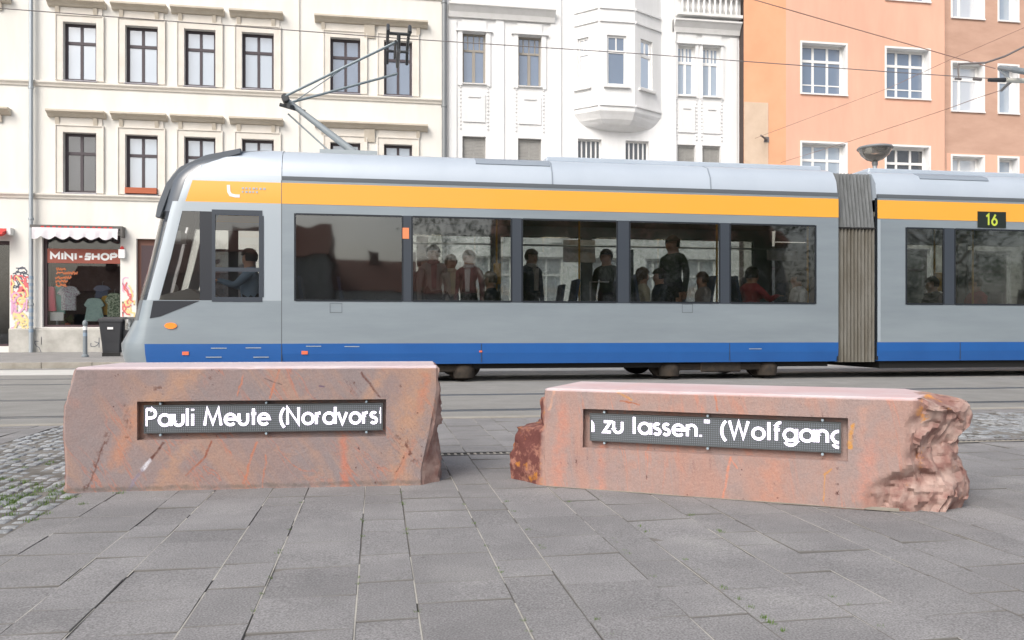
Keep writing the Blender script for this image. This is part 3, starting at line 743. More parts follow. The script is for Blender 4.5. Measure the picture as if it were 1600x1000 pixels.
def stone_block(P0, ang, L, H, D, rec, endL, endR, mat_name, seed, topfn):
    """grid-skinned block: u along, w depth, z up; the front face carries a recess; ends are broken rock"""
    step = 0.0145
    def seq(a, b, extra=()):
        n = max(2, int(round((b - a) / step))); s = [a + (b - a) * i / n for i in range(n + 1)]
        for e in extra:
            s = [q for q in s if abs(q - e) > step * 0.45 or q in (a, b)]; s.append(e)
        return sorted(set(round(q, 5) for q in s))
    u0, u1, z0, z1, dep = rec
    us, zs, ws = seq(0, L, (u0, u1)), seq(0, H, (z0, z1)), seq(0, D, (dep,))
    idx = {}; V = []; F = []
    def vid(u, w, z):
        k = (round(u, 4), round(w, 4), round(z, 4))
        if k not in idx: idx[k] = len(V); V.append(k)
        return idx[k]
    def q(a, b, c, d): F.append((vid(*a), vid(*b), vid(*c), vid(*d)))
    for i in range(len(us) - 1):
        for j in range(len(zs) - 1):
            ua, ub, za, zb = us[i], us[i + 1], zs[j], zs[j + 1]
            inside = ua >= u0 - 1e-4 and ub <= u1 + 1e-4 and za >= z0 - 1e-4 and zb <= z1 + 1e-4
            w = dep if inside else 0.0
            q((ua, w, za), (ub, w, za), (ub, w, zb), (ua, w, zb)); q((ua, D, za), (ua, D, zb), (ub, D, zb), (ub, D, za))
    r4 = lambda v: round(v, 4)
    for i in range(len(us) - 1):
        ua, ub = us[i], us[i + 1]
        for k in range(len(ws) - 1):
            wa, wb = ws[k], ws[k + 1]
            q((ua, wa, H), (ub, wa, H), (ub, wb, H), (ua, wb, H)); q((ua, wa, 0), (ua, wb, 0), (ub, wb, 0), (ub, wa, 0))
            if ua >= u0 - 1e-4 and ub <= u1 + 1e-4 and wb <= dep + 1e-4:
                q((ua, wa, z0), (ub, wa, z0), (ub, wb, z0), (ua, wb, z0)); q((ua, wa, z1), (ua, wb, z1), (ub, wb, z1), (ub, wa, z1))
    for j in range(len(zs) - 1):
        za, zb = zs[j], zs[j + 1]
        for k in range(len(ws) - 1):
            wa, wb = ws[k], ws[k + 1]
            q((0, wa, za), (0, wa, zb), (0, wb, zb), (0, wb, za)); q((L, wa, za), (L, wb, za), (L, wb, zb), (L, wa, zb))
            if za >= z0 - 1e-4 and zb <= z1 + 1e-4 and wb <= dep + 1e-4:
                q((u0, wa, za), (u0, wb, za), (u0, wb, zb), (u0, wa, zb)); q((u1, wa, za), (u1, wa, zb), (u1, wb, zb), (u1, wb, za))
    out = []; broken = []; sky_lit_top = []
    fb = lambda p, s, o=5: noise.fractal(Vector(p) * s + Vector((seed, seed * 2, 0)), 1.0, 2.0, o)
    for (u, w, z) in V:
        p = (u, w, z); du = dw = dz = 0.0; b = 0.0
        isL, isR = u < 1e-4, u > L - 1e-4
        nearL, nearR = max(0, 1 - u / 0.30), max(0, 1 - (L - u) / 0.34)
        eL, eR = endL(z, w), endR(z, w)
        du += eL * nearL ** 1.6 + eR * nearR ** 1.6
        rough_end = (isL or isR)
        if isL or isR:
            n1 = fb(p, 4.2) * 0.026 + fb(p, 14, 4) * 0.012 + abs(fb(p, 30, 4)) * 0.012
            frontness = min(1, w / 0.08) * min(1, (H - z) / 0.05 + 0.3)
            du += n1 * (0.25 + 0.75 * frontness); dw += fb(p, 9) * 0.02 * frontness; dz += fb((u + 5, w, z), 8) * 0.015 * min(1, z / 0.05) * frontness
            b = 1.0 if w > 0.006 else 0.35
        if w > D - 1e-4 and not (isL or isR): dw += fb(p, 5) * 0.03
        # worn arrises
        if w < 1e-4 or (z > H - 1e-4):
            pass
        edge = (w < 1e-4) + (z > H - 1e-4) + (isL or isR) + (w > D - 1e-4)
        if edge >= 2:
            k = 0.006 + 0.010 * max(0, fb(p, 7))
            if w < 1e-4: dw += k
            if w > D - 1e-4: dw -= k
            if z > H - 1e-4: dz -= k * 0.8
            if isL: du += k
            if isR: du -= k
        elif w < 1e-4 and z > 0.02: dw += fb(p, 3) * 0.0025
        ex = topfn(u, w, z)
        du += ex[0]; dw += ex[1]; dz += ex[2]; b = max(b, ex[3])
        sky_lit_top.append(1.0 if (z > H - 1e-4 and b < 0.5) else 0.0)
        if z < 1e-4: dz = -0.01
        out.append((u + du, w + dw, z + dz)); broken.append(b)
    mb = MB(); mb.add(out, F)
    return mb, broken, sky_lit_top

def finish_stone(root, mb, broken, sky_lit_top, mat_name):
    o = mb.build('stone_block', mat_name, root, smooth=True, local=True, sharp=26)
    at = o.data.attributes.new('broken', 'FLOAT', 'POINT'); at.data.foreach_set('value', broken)
    at = o.data.attributes.new('iron', 'FLOAT', 'POINT'); at.data.foreach_set('value', [1.0 if (v.co.x < 0.02 and b > 0.5) else 0.0 for v, b in zip(o.data.vertices, broken)])
    at = o.data.attributes.new('sky_lit_top', 'FLOAT', 'POINT'); at.data.foreach_set('value', sky_lit_top)
    return o

def led_unit(root, u0, u1, z0, z1, w, text, th, sw, x_start, xs, base_z, gap, bolts, slope=0.0):
    """LED strip set in the recess; local axes u (x), w (y), z"""
    d = MB(); d.box(u0, u1, w + 0.002, w + 0.026, z0, z1)
    disp = d.build('led_display', 'led_panel', root, local=True)
    fr = MB(); t = 0.006
    fr.box(u0 - t, u1 + t, w - 0.001, w + 0.028, z1, z1 + t); fr.box(u0 - t, u1 + t, w - 0.001, w + 0.028, z0 - t, z0)
    fr.box(u0 - t, u0, w - 0.001, w + 0.028, z0, z1); fr.box(u1, u1 + t, w - 0.001, w + 0.028, z0, z1)
    fr.build('display_frame', 'led_frame', disp, local=True)
    tx = MB()
    text_strokes(tx, text, x_start, base_z, th, sw, lambda x, y, l: (x, w - 0.0015 - l, y), gap=gap, xs=xs, clip=(u0 + 0.003, u1 - 0.003))
    tx.build('lettering', 'led_text', disp, local=True)
    for u in bolts:
        for zz in (z0 - 0.014, z1 + 0.014):
            b = MB(); n = 8
            b.add([(u + 0.006 * cos(2 * pi * k / n), yy, zz + 0.006 * sin(2 * pi * k / n)) for yy in (w + 0.026, w - 0.004) for k in range(n)],
                  [tuple((k, (k + 1) % n, n + (k + 1) % n, n + k)) for k in range(n)] + [tuple(range(n, 2 * n))])
            b.build('bolt', 'bolt_steel', root, local=True)

# left stone
PL = (-1.511, 4.235); aL = math.atan2(4.152 - 4.235, 0.193 + 1.511); dL = (cos(aL), sin(aL))
r0 = hit_plane(214, 688, PL, dL); r1 = hit_plane(604, 625, PL, dL)
D0 = hit_plane(225, 678, PL, dL); D1 = hit_plane(596, 633, PL, dL)
LL = hit_plane(692, 580, PL, dL)[0]; HL = 0.606
def eL1(z, w): return 0.012 + 0.045 * max(0, (z - 0.42) / 0.18) + 0.006 * sin(z * 14)
def eR1(z, w):
    f = max(0.0, 1 - w / 0.10); cut = 0.085 * min(1, max(0, (0.50 - z) / 0.42)) ** 1.2
    return -cut * f - 0.02 + 0.012 * sin(z * 9 + 1) * (1 - f) + (0.012 if 0.3 < z < 0.5 else -0.01) * (1 - f)
def tf1(u, w, z): return (0, 0, 0, 0.0)
st1 = thing('stone_bench', 'grey-pink stone block with orange veins and LED text starting Pauli Meute', 'stone', (PL[0], PL[1], 0), 'stone blocks with LED text displays', rz=aL)
s = stone_block(PL, aL, LL, HL, 0.64, (r0[0], r1[0], r0[1] , r1[1] + 0.004, 0.046), eL1, eR1, '', 2.3, tf1)
finish_stone(st1, *s, 'porphyry_grey_pink')
TXL = 'Pauli Meute (Nordvorst'
led_unit(st1, D0[0], D1[0], D0[1] + 0.006, D1[1] + 0.003, 0.016, TXL, 0.085, 0.0142, D0[0] + 0.005, (D1[0] - D0[0] + 0.006) / text_width(TXL, 0.085, 0.14), D0[1] + 0.036, 0.14,
         [hit_plane(px, 600, PL, dL)[0] for px in (249, 415, 572)])

# right stone
PR = (0.827, 4.012); aR = math.atan2(3.143 - 4.012, 2.295 - 0.827); dR = (cos(aR), sin(aR))
q0 = hit_plane(911, 700, PR, dR); q1 = hit_plane(1325, 653, PR, dR); q2 = hit_plane(1325, 721, PR, dR); q3 = hit_plane(911, 639, PR, dR)
E0 = hit_plane(922, 689, PR, dR); E1 = hit_plane(1312, 663, PR, dR); E2 = hit_plane(1312, 708, PR, dR); E3 = hit_plane(922, 648, PR, dR)
LR = 1.84; HR = 0.495
def eL2(z, w):
    back = min(1, w / 0.14)
    if z < 0.27: return -0.235 * back * (1 - 0.25 * (z / 0.27) ** 2) - 0.01
    if z < 0.44: return -0.055 * back - (0.18 * back * max(0, 1 - (z - 0.27) / 0.03))
    return 0.0
def eR2(z, w):
    f = max(0.0, 1 - w / 0.16)
    return 0.05 * (1 - f) - 0.05 * f + 0.03 * sin(z * 17)
def tf2(u, w, z):
    # the broken right end: front face breaks away towards the end, with a notch low down
    s = (u - (LR - 0.24)) / 0.24
    nf = lambda a, k: noise.fractal(Vector((u * k + 3, w * k, z * k + 7)), 1.0, 2.0, 5) * a
    line = LR - 0.17 - 0.19 * max(0, min(1, (0.20 - z) / 0.10)) * (1 if z < 0.20 else 0) + nf(0.02, 11)
    t = (u - line) / (LR - line)
    if t > 0 and w < 0.30:
        k = (1 - w / 0.30)
        dep = (0.014 + 0.07 * t * t) * min(1, t * 5) + (nf(0.035, 9) + abs(nf(0.024, 17)) + abs(nf(0.010, 36))) * min(1, t * 4) + (0.022 * max(0, 1 - abs(z - 0.16) / 0.05) * min(1, t * 3))
        dzz = (-0.035 * t + nf(0.03, 8)) * (1 if z > 0.3 else 0) * min(1, t * 3) * (z / HR)
        return (nf(0.018, 7) * min(1, t * 3), max(0.0, dep) * k, dzz, min(1.0, t * 4))
    if t > 0: return (nf(0.03, 7), 0, -0.03 * t * z / HR, min(1.0, t * 4) * 0.9)
    return (0, 0, 0, 0.0)
st2 = thing('stone_bench', 'salmon pink stone block with broken rough ends and LED text ending Wolfgang', 'stone', (PR[0], PR[1], 0), 'stone blocks with LED text displays', rz=aR)
zb, zt = (q0[1] + q2[1]) / 2, (q1[1] + q3[1]) / 2
s = stone_block(PR, aR, LR, HR, 0.62, (q0[0], q1[0], zb, zt, 0.046), eL2, eR2, '', 8.9, tf2)
finish_stone(st2, *s, 'porphyry_salmon')
eb, et = (E0[1] + E2[1]) / 2, (E1[1] + E3[1]) / 2
TXR = 'n zu lassen." (Wolfgang'
led_unit(st2, E0[0], E1[0], eb + 0.004, et, 0.016, TXR, 0.081, 0.0135, E0[0] - 0.030, (E1[0] - E0[0] + 0.056) / text_width(TXR, 0.081, 0.15), eb + 0.043, 0.15,
         [hit_plane(px, 660, PR, dR)[0] for px in (943, 1105, 1285)])
# mortar bedding smeared round the foot of the right stone
mb = MB(); n = 60; vs = []
for k in range(n):
    t = k / (n - 1); u = 0.0 + t * (LR - 0.22); wob = 0.004 + 0.030 * abs(noise.noise(Vector((u * 3, 1, 5))))
    for ww, zz in ((0.02, 0.010), (-wob * (0.4 if t > 0.9 else 1), -0.0005)):
        vs.append((PR[0] + dR[0] * u - dR[1] * ww, PR[1] + dR[1] * u + dR[0] * ww, zz + 0.003))
mb.add(vs, [(2 * k, 2 * k + 1, 2 * k + 3, 2 * k + 2) for k in range(n - 1)])
struct(mb.build('mortar_bed', 'mortar'))

# ------------------------------------------------------------------ facades
def wall_mesh(mb, X0, X1, Z0, Z1, Y, holes, rev, mi=0, mi_rev=0):
    xs = sorted(set([X0, X1] + [h[0] for h in holes] + [h[1] for h in holes])); zs = sorted(set([Z0, Z1] + [h[2] for h in holes] + [h[3] for h in holes]))
    xs = [x for x in xs if X0 - 1e-6 <= x <= X1 + 1e-6]; zs = [z for z in zs if Z0 - 1e-6 <= z <= Z1 + 1e-6]
    for i in range(len(xs) - 1):
        for j in range(len(zs) - 1):
            cx, cz = (xs[i] + xs[i + 1]) / 2, (zs[j] + zs[j + 1]) / 2
            if any(h[0] < cx < h[1] and h[2] < cz < h[3] for h in holes): continue
            mb.quad((xs[i], Y, zs[j]), (xs[i + 1], Y, zs[j]), (xs[i + 1], Y, zs[j + 1]), (xs[i], Y, zs[j + 1]), mi)
    for h in holes:
        a, b, c, d = h[:4]
        mb.quad((a, Y, c), (a, Y + rev, c), (a, Y + rev, d), (a, Y, d), mi_rev); mb.quad((b, Y, c), (b, Y, d), (b, Y + rev, d), (b, Y + rev, c), mi_rev)
        mb.quad((a, Y, d), (a, Y + rev, d), (b, Y + rev, d), (b, Y, d), mi_rev); mb.quad((a, Y, c), (b, Y, c), (b, Y + rev, c), (a, Y + rev, c), mi_rev)

def window(parent, h, Y, rev, frame, pane, mull=(0.5,), trans=(0.68,), fw=0.06, upper_only=(), upper=(), name='window', sill=None, curtain=False, blind=0.0):
    """frame mesh with pane as sub-part; mull: fractions for full-height mullions, trans: fractions for transoms"""
    x0, x1, z0, z1 = h; Yf = Y + rev - 0.06
    mb = MB()
    mb.box(x0, x0 + fw, Yf, Yf + 0.07, z0, z1); mb.box(x1 - fw, x1, Yf, Yf + 0.07, z0, z1)
    mb.box(x0 + fw, x1 - fw, Yf + 0.001, Yf + 0.069, z0, z0 + fw); mb.box(x0 + fw, x1 - fw, Yf + 0.001, Yf + 0.069, z1 - fw, z1)
    tz = [z0 + (z1 - z0) * t for t in trans]
    for z in tz: mb.box(x0 + fw, x1 - fw, Yf - 0.004, Yf + 0.068, z - fw * 0.55, z + fw * 0.55)
    for t in mull:
        x = x0 + (x1 - x0) * t; mb.box(x - fw * 0.5, x + fw * 0.5, Yf + 0.003, Yf + 0.066, z0 + fw, z1 - fw)
    for t in upper_only:
        x = x0 + (x1 - x0) * t; mb.box(x - fw * 0.25, x + fw * 0.25, Yf + 0.006, Yf + 0.060, tz[-1] + fw * .55, z1 - fw)
    for t in upper:
        z = z0 + (z1 - z0) * t; mb.box(x0 + fw, x1 - fw, Yf + 0.008, Yf + 0.055, z - fw * 0.22, z + fw * 0.22)
    w = mb.build(name, frame, parent)
    p = MB(); p.box(x0 + fw * 0.5, x1 - fw * 0.5, Yf + 0.030, Yf + 0.038, z0 + fw * 0.5, z1 - fw * 0.5); p.build('pane', pane, w)
    if curtain:
        c = MB(); n = 14
        for side in (0, 1):
            a, b = (x0 + fw, x0 + (x1 - x0) * 0.36) if side == 0 else (x1 - (x1 - x0) * 0.30, x1 - fw)
            vs = []
            for i in range(n + 1):
                xx = a + (b - a) * i / n; yy = Yf + 0.12 + 0.02 * sin(i * 1.9)
                vs += [(xx, yy, z0 + fw), (xx, yy, z1 - fw)]
            c.add(vs, [(2 * i, 2 * i + 2, 2 * i + 3, 2 * i + 1) for i in range(n)])
        c.build('curtain', 'curtain', w)
    if blind:
        c = MB(); zt_ = z1 - 0.01; zb_ = z1 - (z1 - z0) * blind; k = int((zt_ - zb_) / 0.05)
        for i in range(k): c.box(x0 + 0.01, x1 - 0.01, Yf - 0.030, Yf - 0.016, zb_ + i * 0.05 + 0.003, zb_ + i * 0.05 + 0.047)
        c.build('roller_shutter', 'blind', w)
    if sill:
        s_ = MB(); s_.prism([(Y - 0.09, z0 - 0.05), (Y - 0.09, z0 - 0.02), (Y + rev - 0.06, z0 + 0.012), (Y + rev - 0.06, z0 - 0.05)], 'x', x0 - 0.02, x1 + 0.02); s_.build('sill', sill, w)
    return w

YB = 28.0
BOT = 0.12
def box_shell(mb, X0, X1, Z0, Z1, Y, depth=9.0, mi=0):
    mb.quad((X0, Y, Z0), (X0, Y, Z1), (X0, Y + depth, Z1), (X0, Y + depth, Z0), mi); mb.quad((X1, Y, Z0), (X1, Y + depth, Z0), (X1, Y + depth, Z1), (X1, Y, Z1), mi)
    mb.quad((X0, Y + depth, Z0), (X0, Y + depth, Z1), (X1, Y + depth, Z1), (X1, Y + depth, Z0), mi)
def dark_back(mb, X0, X1, Z0, Z1, Y): mb.quad((X0, Y, Z0), (X1, Y, Z0), (X1, Y, Z1), (X0, Y, Z1))

def hood(mb, X0, X1, z, Y, h=0.28, d=0.30):
    mb.prism([(Y - d, z + h), (Y - d, z + h * 0.72), (Y - d * 0.55, z + h * 0.45), (Y - d * 0.35, z + 0.02), (Y - 0.002, z), (Y - 0.002, z + h)], 'x', X0, X1)

# --- cream building (wide old house front)
XL, XR = -36.0, FX(692, YB)
cream = thing('apartment_building', 'cream plastered old apartment house with dark framed windows and beige hoods above a shop', 'building', (0, YB, BOT))
R1 = (8.84, 10.69); R2 = (5.24, 7.16); R3 = (12.40, 14.25)
wpx = [(99, 151), (196, 247), (288, 337), (378, 428), (516, 563), (600, 644)]
cols = [(FX(a, YB), FX(b, YB)) for a, b in wpx]
left_cols = [(-22.4, -21.3), (-24.6, -23.5)]
holes = []; shop = (FX(66, YB), FX(188, YB), FZ(100, 511, YB), FZ(100, 366, YB))
for (a, b) in cols + left_cols:
    for z0, z1 in (R1, R2, R3): holes.append((a, b, z0, z1))
shopL = (-22.6, FX(15, YB), FZ(10, 541, YB), FZ(10, 376, YB))
door = (FX(213, YB), FX(232, YB) + 0.75, BOT + 0.12, FZ(215, 373, YB))
g_open = [(FX(a, YB), FX(b, YB), 1.0, 3.5) for a, b in ((330, 400), (470, 520), (590, 650))]
allh = holes + [shop, shopL, door] + g_open
mb = MB(); wall_mesh(mb, XL, XR, BOT, 16.0, YB, allh, 0.26); box_shell(mb, XL, XR, BOT, 16.0, YB)
mb.build('wall', 'cream_plaster', cream)
mb = MB(); dark_back(mb, XL, XR, 4.6, 16, YB + 0.8); dark_back(mb, FX(240, YB), XR, BOT, 4.5, YB + 1.5); mb.build('room_backing', 'room_dark', cream)
mb = MB(); mb.prism([(YB - 0.5, 16.0), (YB - 0.5, 16.25), (YB + 4.5, 19.5), (YB + 9, 16.0)], 'x', XL - 0.1, XR); mb.build('roof', 'roof_tile', cream)
# plinth
mb = MB(); segs = [(XL, shopL[0]), (shopL[1], door[0]), (door[1], XR)]
for a, b in segs:
    mb = MB(); mb.prism([(YB - 0.07, BOT), (YB - 0.07, 0.84), (YB - 0.001, 0.90), (YB - 0.001, BOT)], 'x', a, b); mb.build('plinth', 'plinth', cream)
# string courses
mb = MB()
for z in (8.60, 5.02, 12.16):
    for a, b in ((XL, XR),):
        mb.prism([(YB - 0.11, z + 0.16), (YB - 0.11, z + 0.11), (YB - 0.055, z + 0.05), (YB - 0.04, z), (YB - 0.001, z), (YB - 0.001, z + 0.18)], 'x', a, b)
mb.build('string_course', 'cream_trim', cream)
# surrounds and hoods
for ci, (a, b) in enumerate(cols + left_cols):
    for z0, z1 in (R1, R2, R3):
        mb = MB(); t = 0.20
        mb.box(a - t, a - 0.0, YB - 0.045, YB - 0.001, z0 - 0.02, z1 + t); mb.box(b, b + t, YB - 0.045, YB - 0.001, z0 - 0.02, z1 + t)
        mb.box(a, b, YB - 0.044, YB - 0.001, z1, z1 + t)
        mb.box(a - t - 0.03, a - t, YB - 0.075, YB - 0.001, z0 - 0.02, z1 + t + 0.03); mb.box(b + t, b + t + 0.03, YB - 0.075, YB - 0.001, z0 - 0.02, z1 + t + 0.03)
        mb.box(a - t, b + t, YB - 0.075, YB - 0.001, z1 + t, z1 + t + 0.03)
        mb.box(a - t + 0.02, b + t - 0.02, YB - 0.05, YB - 0.001, z1 + t + 0.031, z1 + t + 0.26)
        mb.build('window_surround', 'cream_trim', cream)
hx = [(76, 166.5), (176, 262), (268.5, 351), (360, 443), (492, 668)]
for a, b in [(FX(p, YB), FX(q_, YB)) for p, q_ in hx] + [(-22.9, FX(18, YB)), (-25.1, -23.2)]:
    for z in (R1[1] + 0.46, R2[1] + 0.46, R3[1] + 0.46):
        mb = MB(); hood(mb, a, b, z, YB, h=0.20, d=0.30)
        for xx in (a + 0.22, b - 0.38): mb.prism([(YB - 0.12, z + 0.0), (YB - 0.062, z - 0.22), (YB - 0.046, z - 0.22), (YB - 0.046, z)], 'x', xx, xx + 0.12)
        if b - a > 3: mb.prism([(YB - 0.12, z), (YB - 0.07, z - 0.30), (YB - 0.046, z - 0.42), (YB - 0.046, z)], 'x', (a + b) / 2 - 0.25, (a + b) / 2 + 0.1)
        mb.build('window_hood', 'hood_stone', cream)
for i, (a, b) in enumerate(cols + left_cols):
    for k, (z0, z1) in enumerate((R1, R2, R3)):
        dark = (i == 0 and k == 1)
        pane = 'pane_dark' if dark else ('pane_blue' if (i >= 4 and k == 0) else 'pane_sky')
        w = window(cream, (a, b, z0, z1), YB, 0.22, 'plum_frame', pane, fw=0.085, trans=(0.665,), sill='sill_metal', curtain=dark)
        if i == 1 and k == 1:
            f = MB(); f.box(a + 0.02, b - 0.02, YB - 0.14, YB + 0.05, z0 + 0.005, z0 + 0.19); f.build('flower_box', 'terracotta_box', cream)
for h in g_open: window(cream, h, YB, 0.22, 'plum_frame', 'pane_dark', fw=0.07, trans=(0.7,))
# facade cable and downpipes
mb = MB(); xx = FX(467, YB); mb.box(xx - 0.018, xx + 0.018, YB - 0.06, YB - 0.03, 4.2, 16); mb.build('facade_cable', 'cream_trim', cream)
def downpipe(px, mname, w):
    xx = FX(px, YB); mb = MB(); mb.tube([(xx, YB - 0.17, BOT), (xx, YB - 0.17, 16)], w, 12)
    for z in (1.6, 4.3, 8.45, 12.0): mb.lathe([(w, z), (w + 0.018, z + 0.01), (w + 0.018, z + 0.07), (w, z + 0.08)], xx, YB - 0.17, 12)
    p = mb.build('downpipe', mname, cream, smooth=True)
    if px < 100:
        for k in range(9):
            s_ = MB(); z = 0.75 + k * 0.21; s_.lathe([(w + 0.004, z), (w + 0.004, z + rnd.uniform(0.08, 0.16))], xx, YB - 0.17, 12); s_.build('sticker', 'sticker_blue', p)
downpipe(52, 'zinc', 0.065); downpipe(693.5, 'dark_zinc', 0.085)
# door of the entrance right of the shop
mat('door_brown', (0.16, 0.07, 0.05), 0.6)
d_ = MB(); d_.box(door[0], door[1], YB + 0.14, YB + 0.20, door[2], door[3]); dd = d_.build('door', 'door_brown', cream)
d2 = MB(); d2.box(door[0] + 0.12, door[1] - 0.12, YB + 0.115, YB + 0.138, door[2] + 0.3, door[2] + 1.2); d2.box(door[0] + 0.12, door[1] - 0.12, YB + 0.115, YB + 0.138, door[2] + 1.35, door[3] - 0.2); d2.build('door_panel', 'shop_frame', dd)
st_ = MB(); st_.box(door[0] - 0.05, door[1] + 0.05, YB - 0.35, YB + 0.14, BOT, door[2] - 0.002); st_.build('doorstep', 'kerb_granite', cream)

# shop front
def shopfront(h, sign):
    x0, x1, z0, z1 = h
    f = MB(); t = 0.10
    f.box(x0, x0 + t, YB + 0.12, YB + 0.22, z0, z1); f.box(x1 - t * 0.4, x1, YB + 0.12, YB + 0.22, z0, z1)
    f.box(x0 + t, x1 - t * 0.4, YB + 0.121, YB + 0.219, z0, z0 + 0.07); f.box(x0 + t, x1 - t * 0.4, YB + 0.121, YB + 0.219, z1 - 0.12, z1)
    w = f.build('shop_window', 'shop_frame', cream)
    p = MB(); p.box(x0 + 0.05, x1 - 0.02, YB + 0.165, YB + 0.172, z0 + 0.03, z1 - 0.05); p.build('pane', 'shop_glass', w)
    b = MB()
    b.quad((x0 - 0.4, YB + 1.9, BOT), (x1 + 0.4, YB + 1.9, BOT), (x1 + 0.4, YB + 1.9, z1 + 0.3), (x0 - 0.4, YB + 1.9, z1 + 0.3))
    b.quad((x0 - 0.4, YB + 0.27, BOT), (x0 - 0.4, YB + 1.9, BOT), (x0 - 0.4, YB + 1.9, z1 + 0.3), (x0 - 0.4, YB + 0.27, z1 + 0.3))
    b.quad((x1 + 0.4, YB + 0.27, BOT), (x1 + 0.4, YB + 1.9, BOT), (x1 + 0.4, YB + 1.9, z1 + 0.3), (x1 + 0.4, YB + 0.27, z1 + 0.3))
    b.quad((x0 - 0.4, YB + 0.27, z1 + 0.29), (x1 + 0.4, YB + 0.27, z1 + 0.29), (x1 + 0.4, YB + 1.9, z1 + 0.29), (x0 - 0.4, YB + 1.9, z1 + 0.29))
    b.box(x0 - 0.39, x1 + 0.39, YB + 0.27, YB + 1.4, z0 - 0.06, z0 + 0.0)
    b.build('shop_room', 'shop_wall', cream)
    return w
sw_ = shopfront(shop, True)
shopfront(shopL, False)
# sign board with writing, on the glass
sx0, sx1 = FX(71, YB), FX(187.5, YB); sz0, sz1 = FZ(100, 410.5, YB), FZ(100, 388, YB)
mb = MB(); mb.box(sx0, sx1, YB + 0.13, YB + 0.155, sz0, sz1); sg = mb.build('shop_sign', 'shop_sign_red', sw_)
mb = MB(); txt = 'mINI-SHOP'; hh = 0.20; xs = (FX(181, YB) - FX(77.5, YB)) / text_width(txt, hh, 0.16)
text_strokes(mb, txt, FX(77.5, YB), sz0 + (sz1 - sz0 - hh) / 2 - 0.01, hh, 0.066, lambda x, y, l: (x, YB + 0.126 - l, y), gap=0.16, xs=xs)
mb.build('lettering', 'sign_white', sg)
# orange lettering lines on the pane (unreadable in the photograph: short wavy lines)
for k, (xa, xb, py) in enumerate(((85, 100, 420), (85, 119, 426), (84, 109, 433), (84, 103, 439), (84, 102, 445))):
    mb = MB(); n = int((xb - xa) * 1.2); A, B = FX(xa, YB), FX(xb, YB); z = FZ(90, py, YB)
    rr = random.Random(k + 40)
    ribbon(mb, [(A + (B - A) * i / n, z + rr.uniform(-0.045, 0.045)) for i in range(n + 1)], 0.03, lambda x, y, l: (x, YB + 0.150 - l, y), 0)
    mb.build('window_lettering', 'orange_letter', sw_)

# awning of the mini shop
ax0, ax1 = FX(55, YB), FX(190, YB); az = FZ(120, 357, YB)
aw = thing('awning', 'white scalloped shop awning folded below a dark rail over the shop window with white lettering', 'awning', (ax0, YB, az))
mb = MB(); mb.box(ax0 - 0.03, FX(196, YB), YB - 0.34, YB - 0.002, az - 0.03, az + 0.06); mb.box(FX(192.5, YB), FX(196, YB), YB - 0.34, YB - 0.02, az - 0.28, az - 0.031); mb.build('awning_box', 'awning_box', aw)
mb = MB(); n = 30
mb.prism([(YB - 0.40, az - 0.10), (YB - 0.38, az - 0.031), (YB - 0.04, az - 0.031), (YB - 0.04, az - 0.10)], 'x', ax0 + 0.05, ax1)
mb.build('front_bar', 'awning_white', aw)
mb = MB(); vs = []; W = ax1 - ax0; n = 96
for i in range(n + 1):
    t = i / n; s_ = abs(sin(pi * (t * 6 + 0.35))); yy = YB - 0.41 + 0.03 * sin(t * 42)
    vs += [((ax0 + 0.05) + (W - 0.05) * t, YB - 0.405, az - 0.09), ((ax0 + 0.05) + (W - 0.05) * t, yy, az - 0.30 - 0.10 * s_)]
mb.add(vs, [(2 * i, 2 * i + 1, 2 * i + 3, 2 * i + 2) for i in range(n)]); mb.build('valance', 'awning_white', aw)
mb = MB()
for i in range(13):
    xx = ax0 + 0.3 + i * (W - 0.4) / 13; mb.box(xx, xx + 0.09, YB - 0.36, YB - 0.341, az - 0.025, az + 0.02)
mb.build('red_lining', 'awning_red', aw)
mb = MB(); X1 = FX(15.5, YB); z1_ = FZ(10, 357, YB)
aw2 = thing('awning', 'red shop awning at the left edge beside the graffiti pillar', 'awning', (X1 - 1.5, YB, z1_))
mb.prism([(YB - 0.55, z1_ - 0.24), (YB - 0.52, z1_ - 0.18), (YB - 0.02, z1_), (YB - 0.02, z1_ - 0.08), (YB - 0.50, z1_ - 0.30)], 'x', X1 - 3.4, X1); mb.build('canopy', 'awning_red', aw2)
mb = MB(); mb.box(X1 + 0.005, X1 + 0.12, YB - 0.25, YB - 0.003, z1_ - 0.22, z1_ + 0.0); mb.build('wall_bracket', 'white_trim', aw2)

# small white box with red top on the pier
mb = MB(); bx = FX(192, YB)
wl_ = thing('alarm_box', 'small white box with a red lamp on the wall beside the awning', 'alarm box', (bx, YB, FZ(192, 398, YB)))
mb.box(bx - 0.10, bx + 0.10, YB - 0.14, YB - 0.003, FZ(192, 404, YB), FZ(192, 390, YB)); mb.build('housing', 'sign_white', wl_, bevel=0.01)
mb = MB(); zc = FZ(192, 390, YB); mb.lathe([(0.06, zc + 0.002), (0.06, zc + 0.05), (0.035, zc + 0.09), (0.01, zc + 0.10)], bx, YB - 0.08, 12); mb.build('lamp', 'awning_red', wl_, smooth=True)

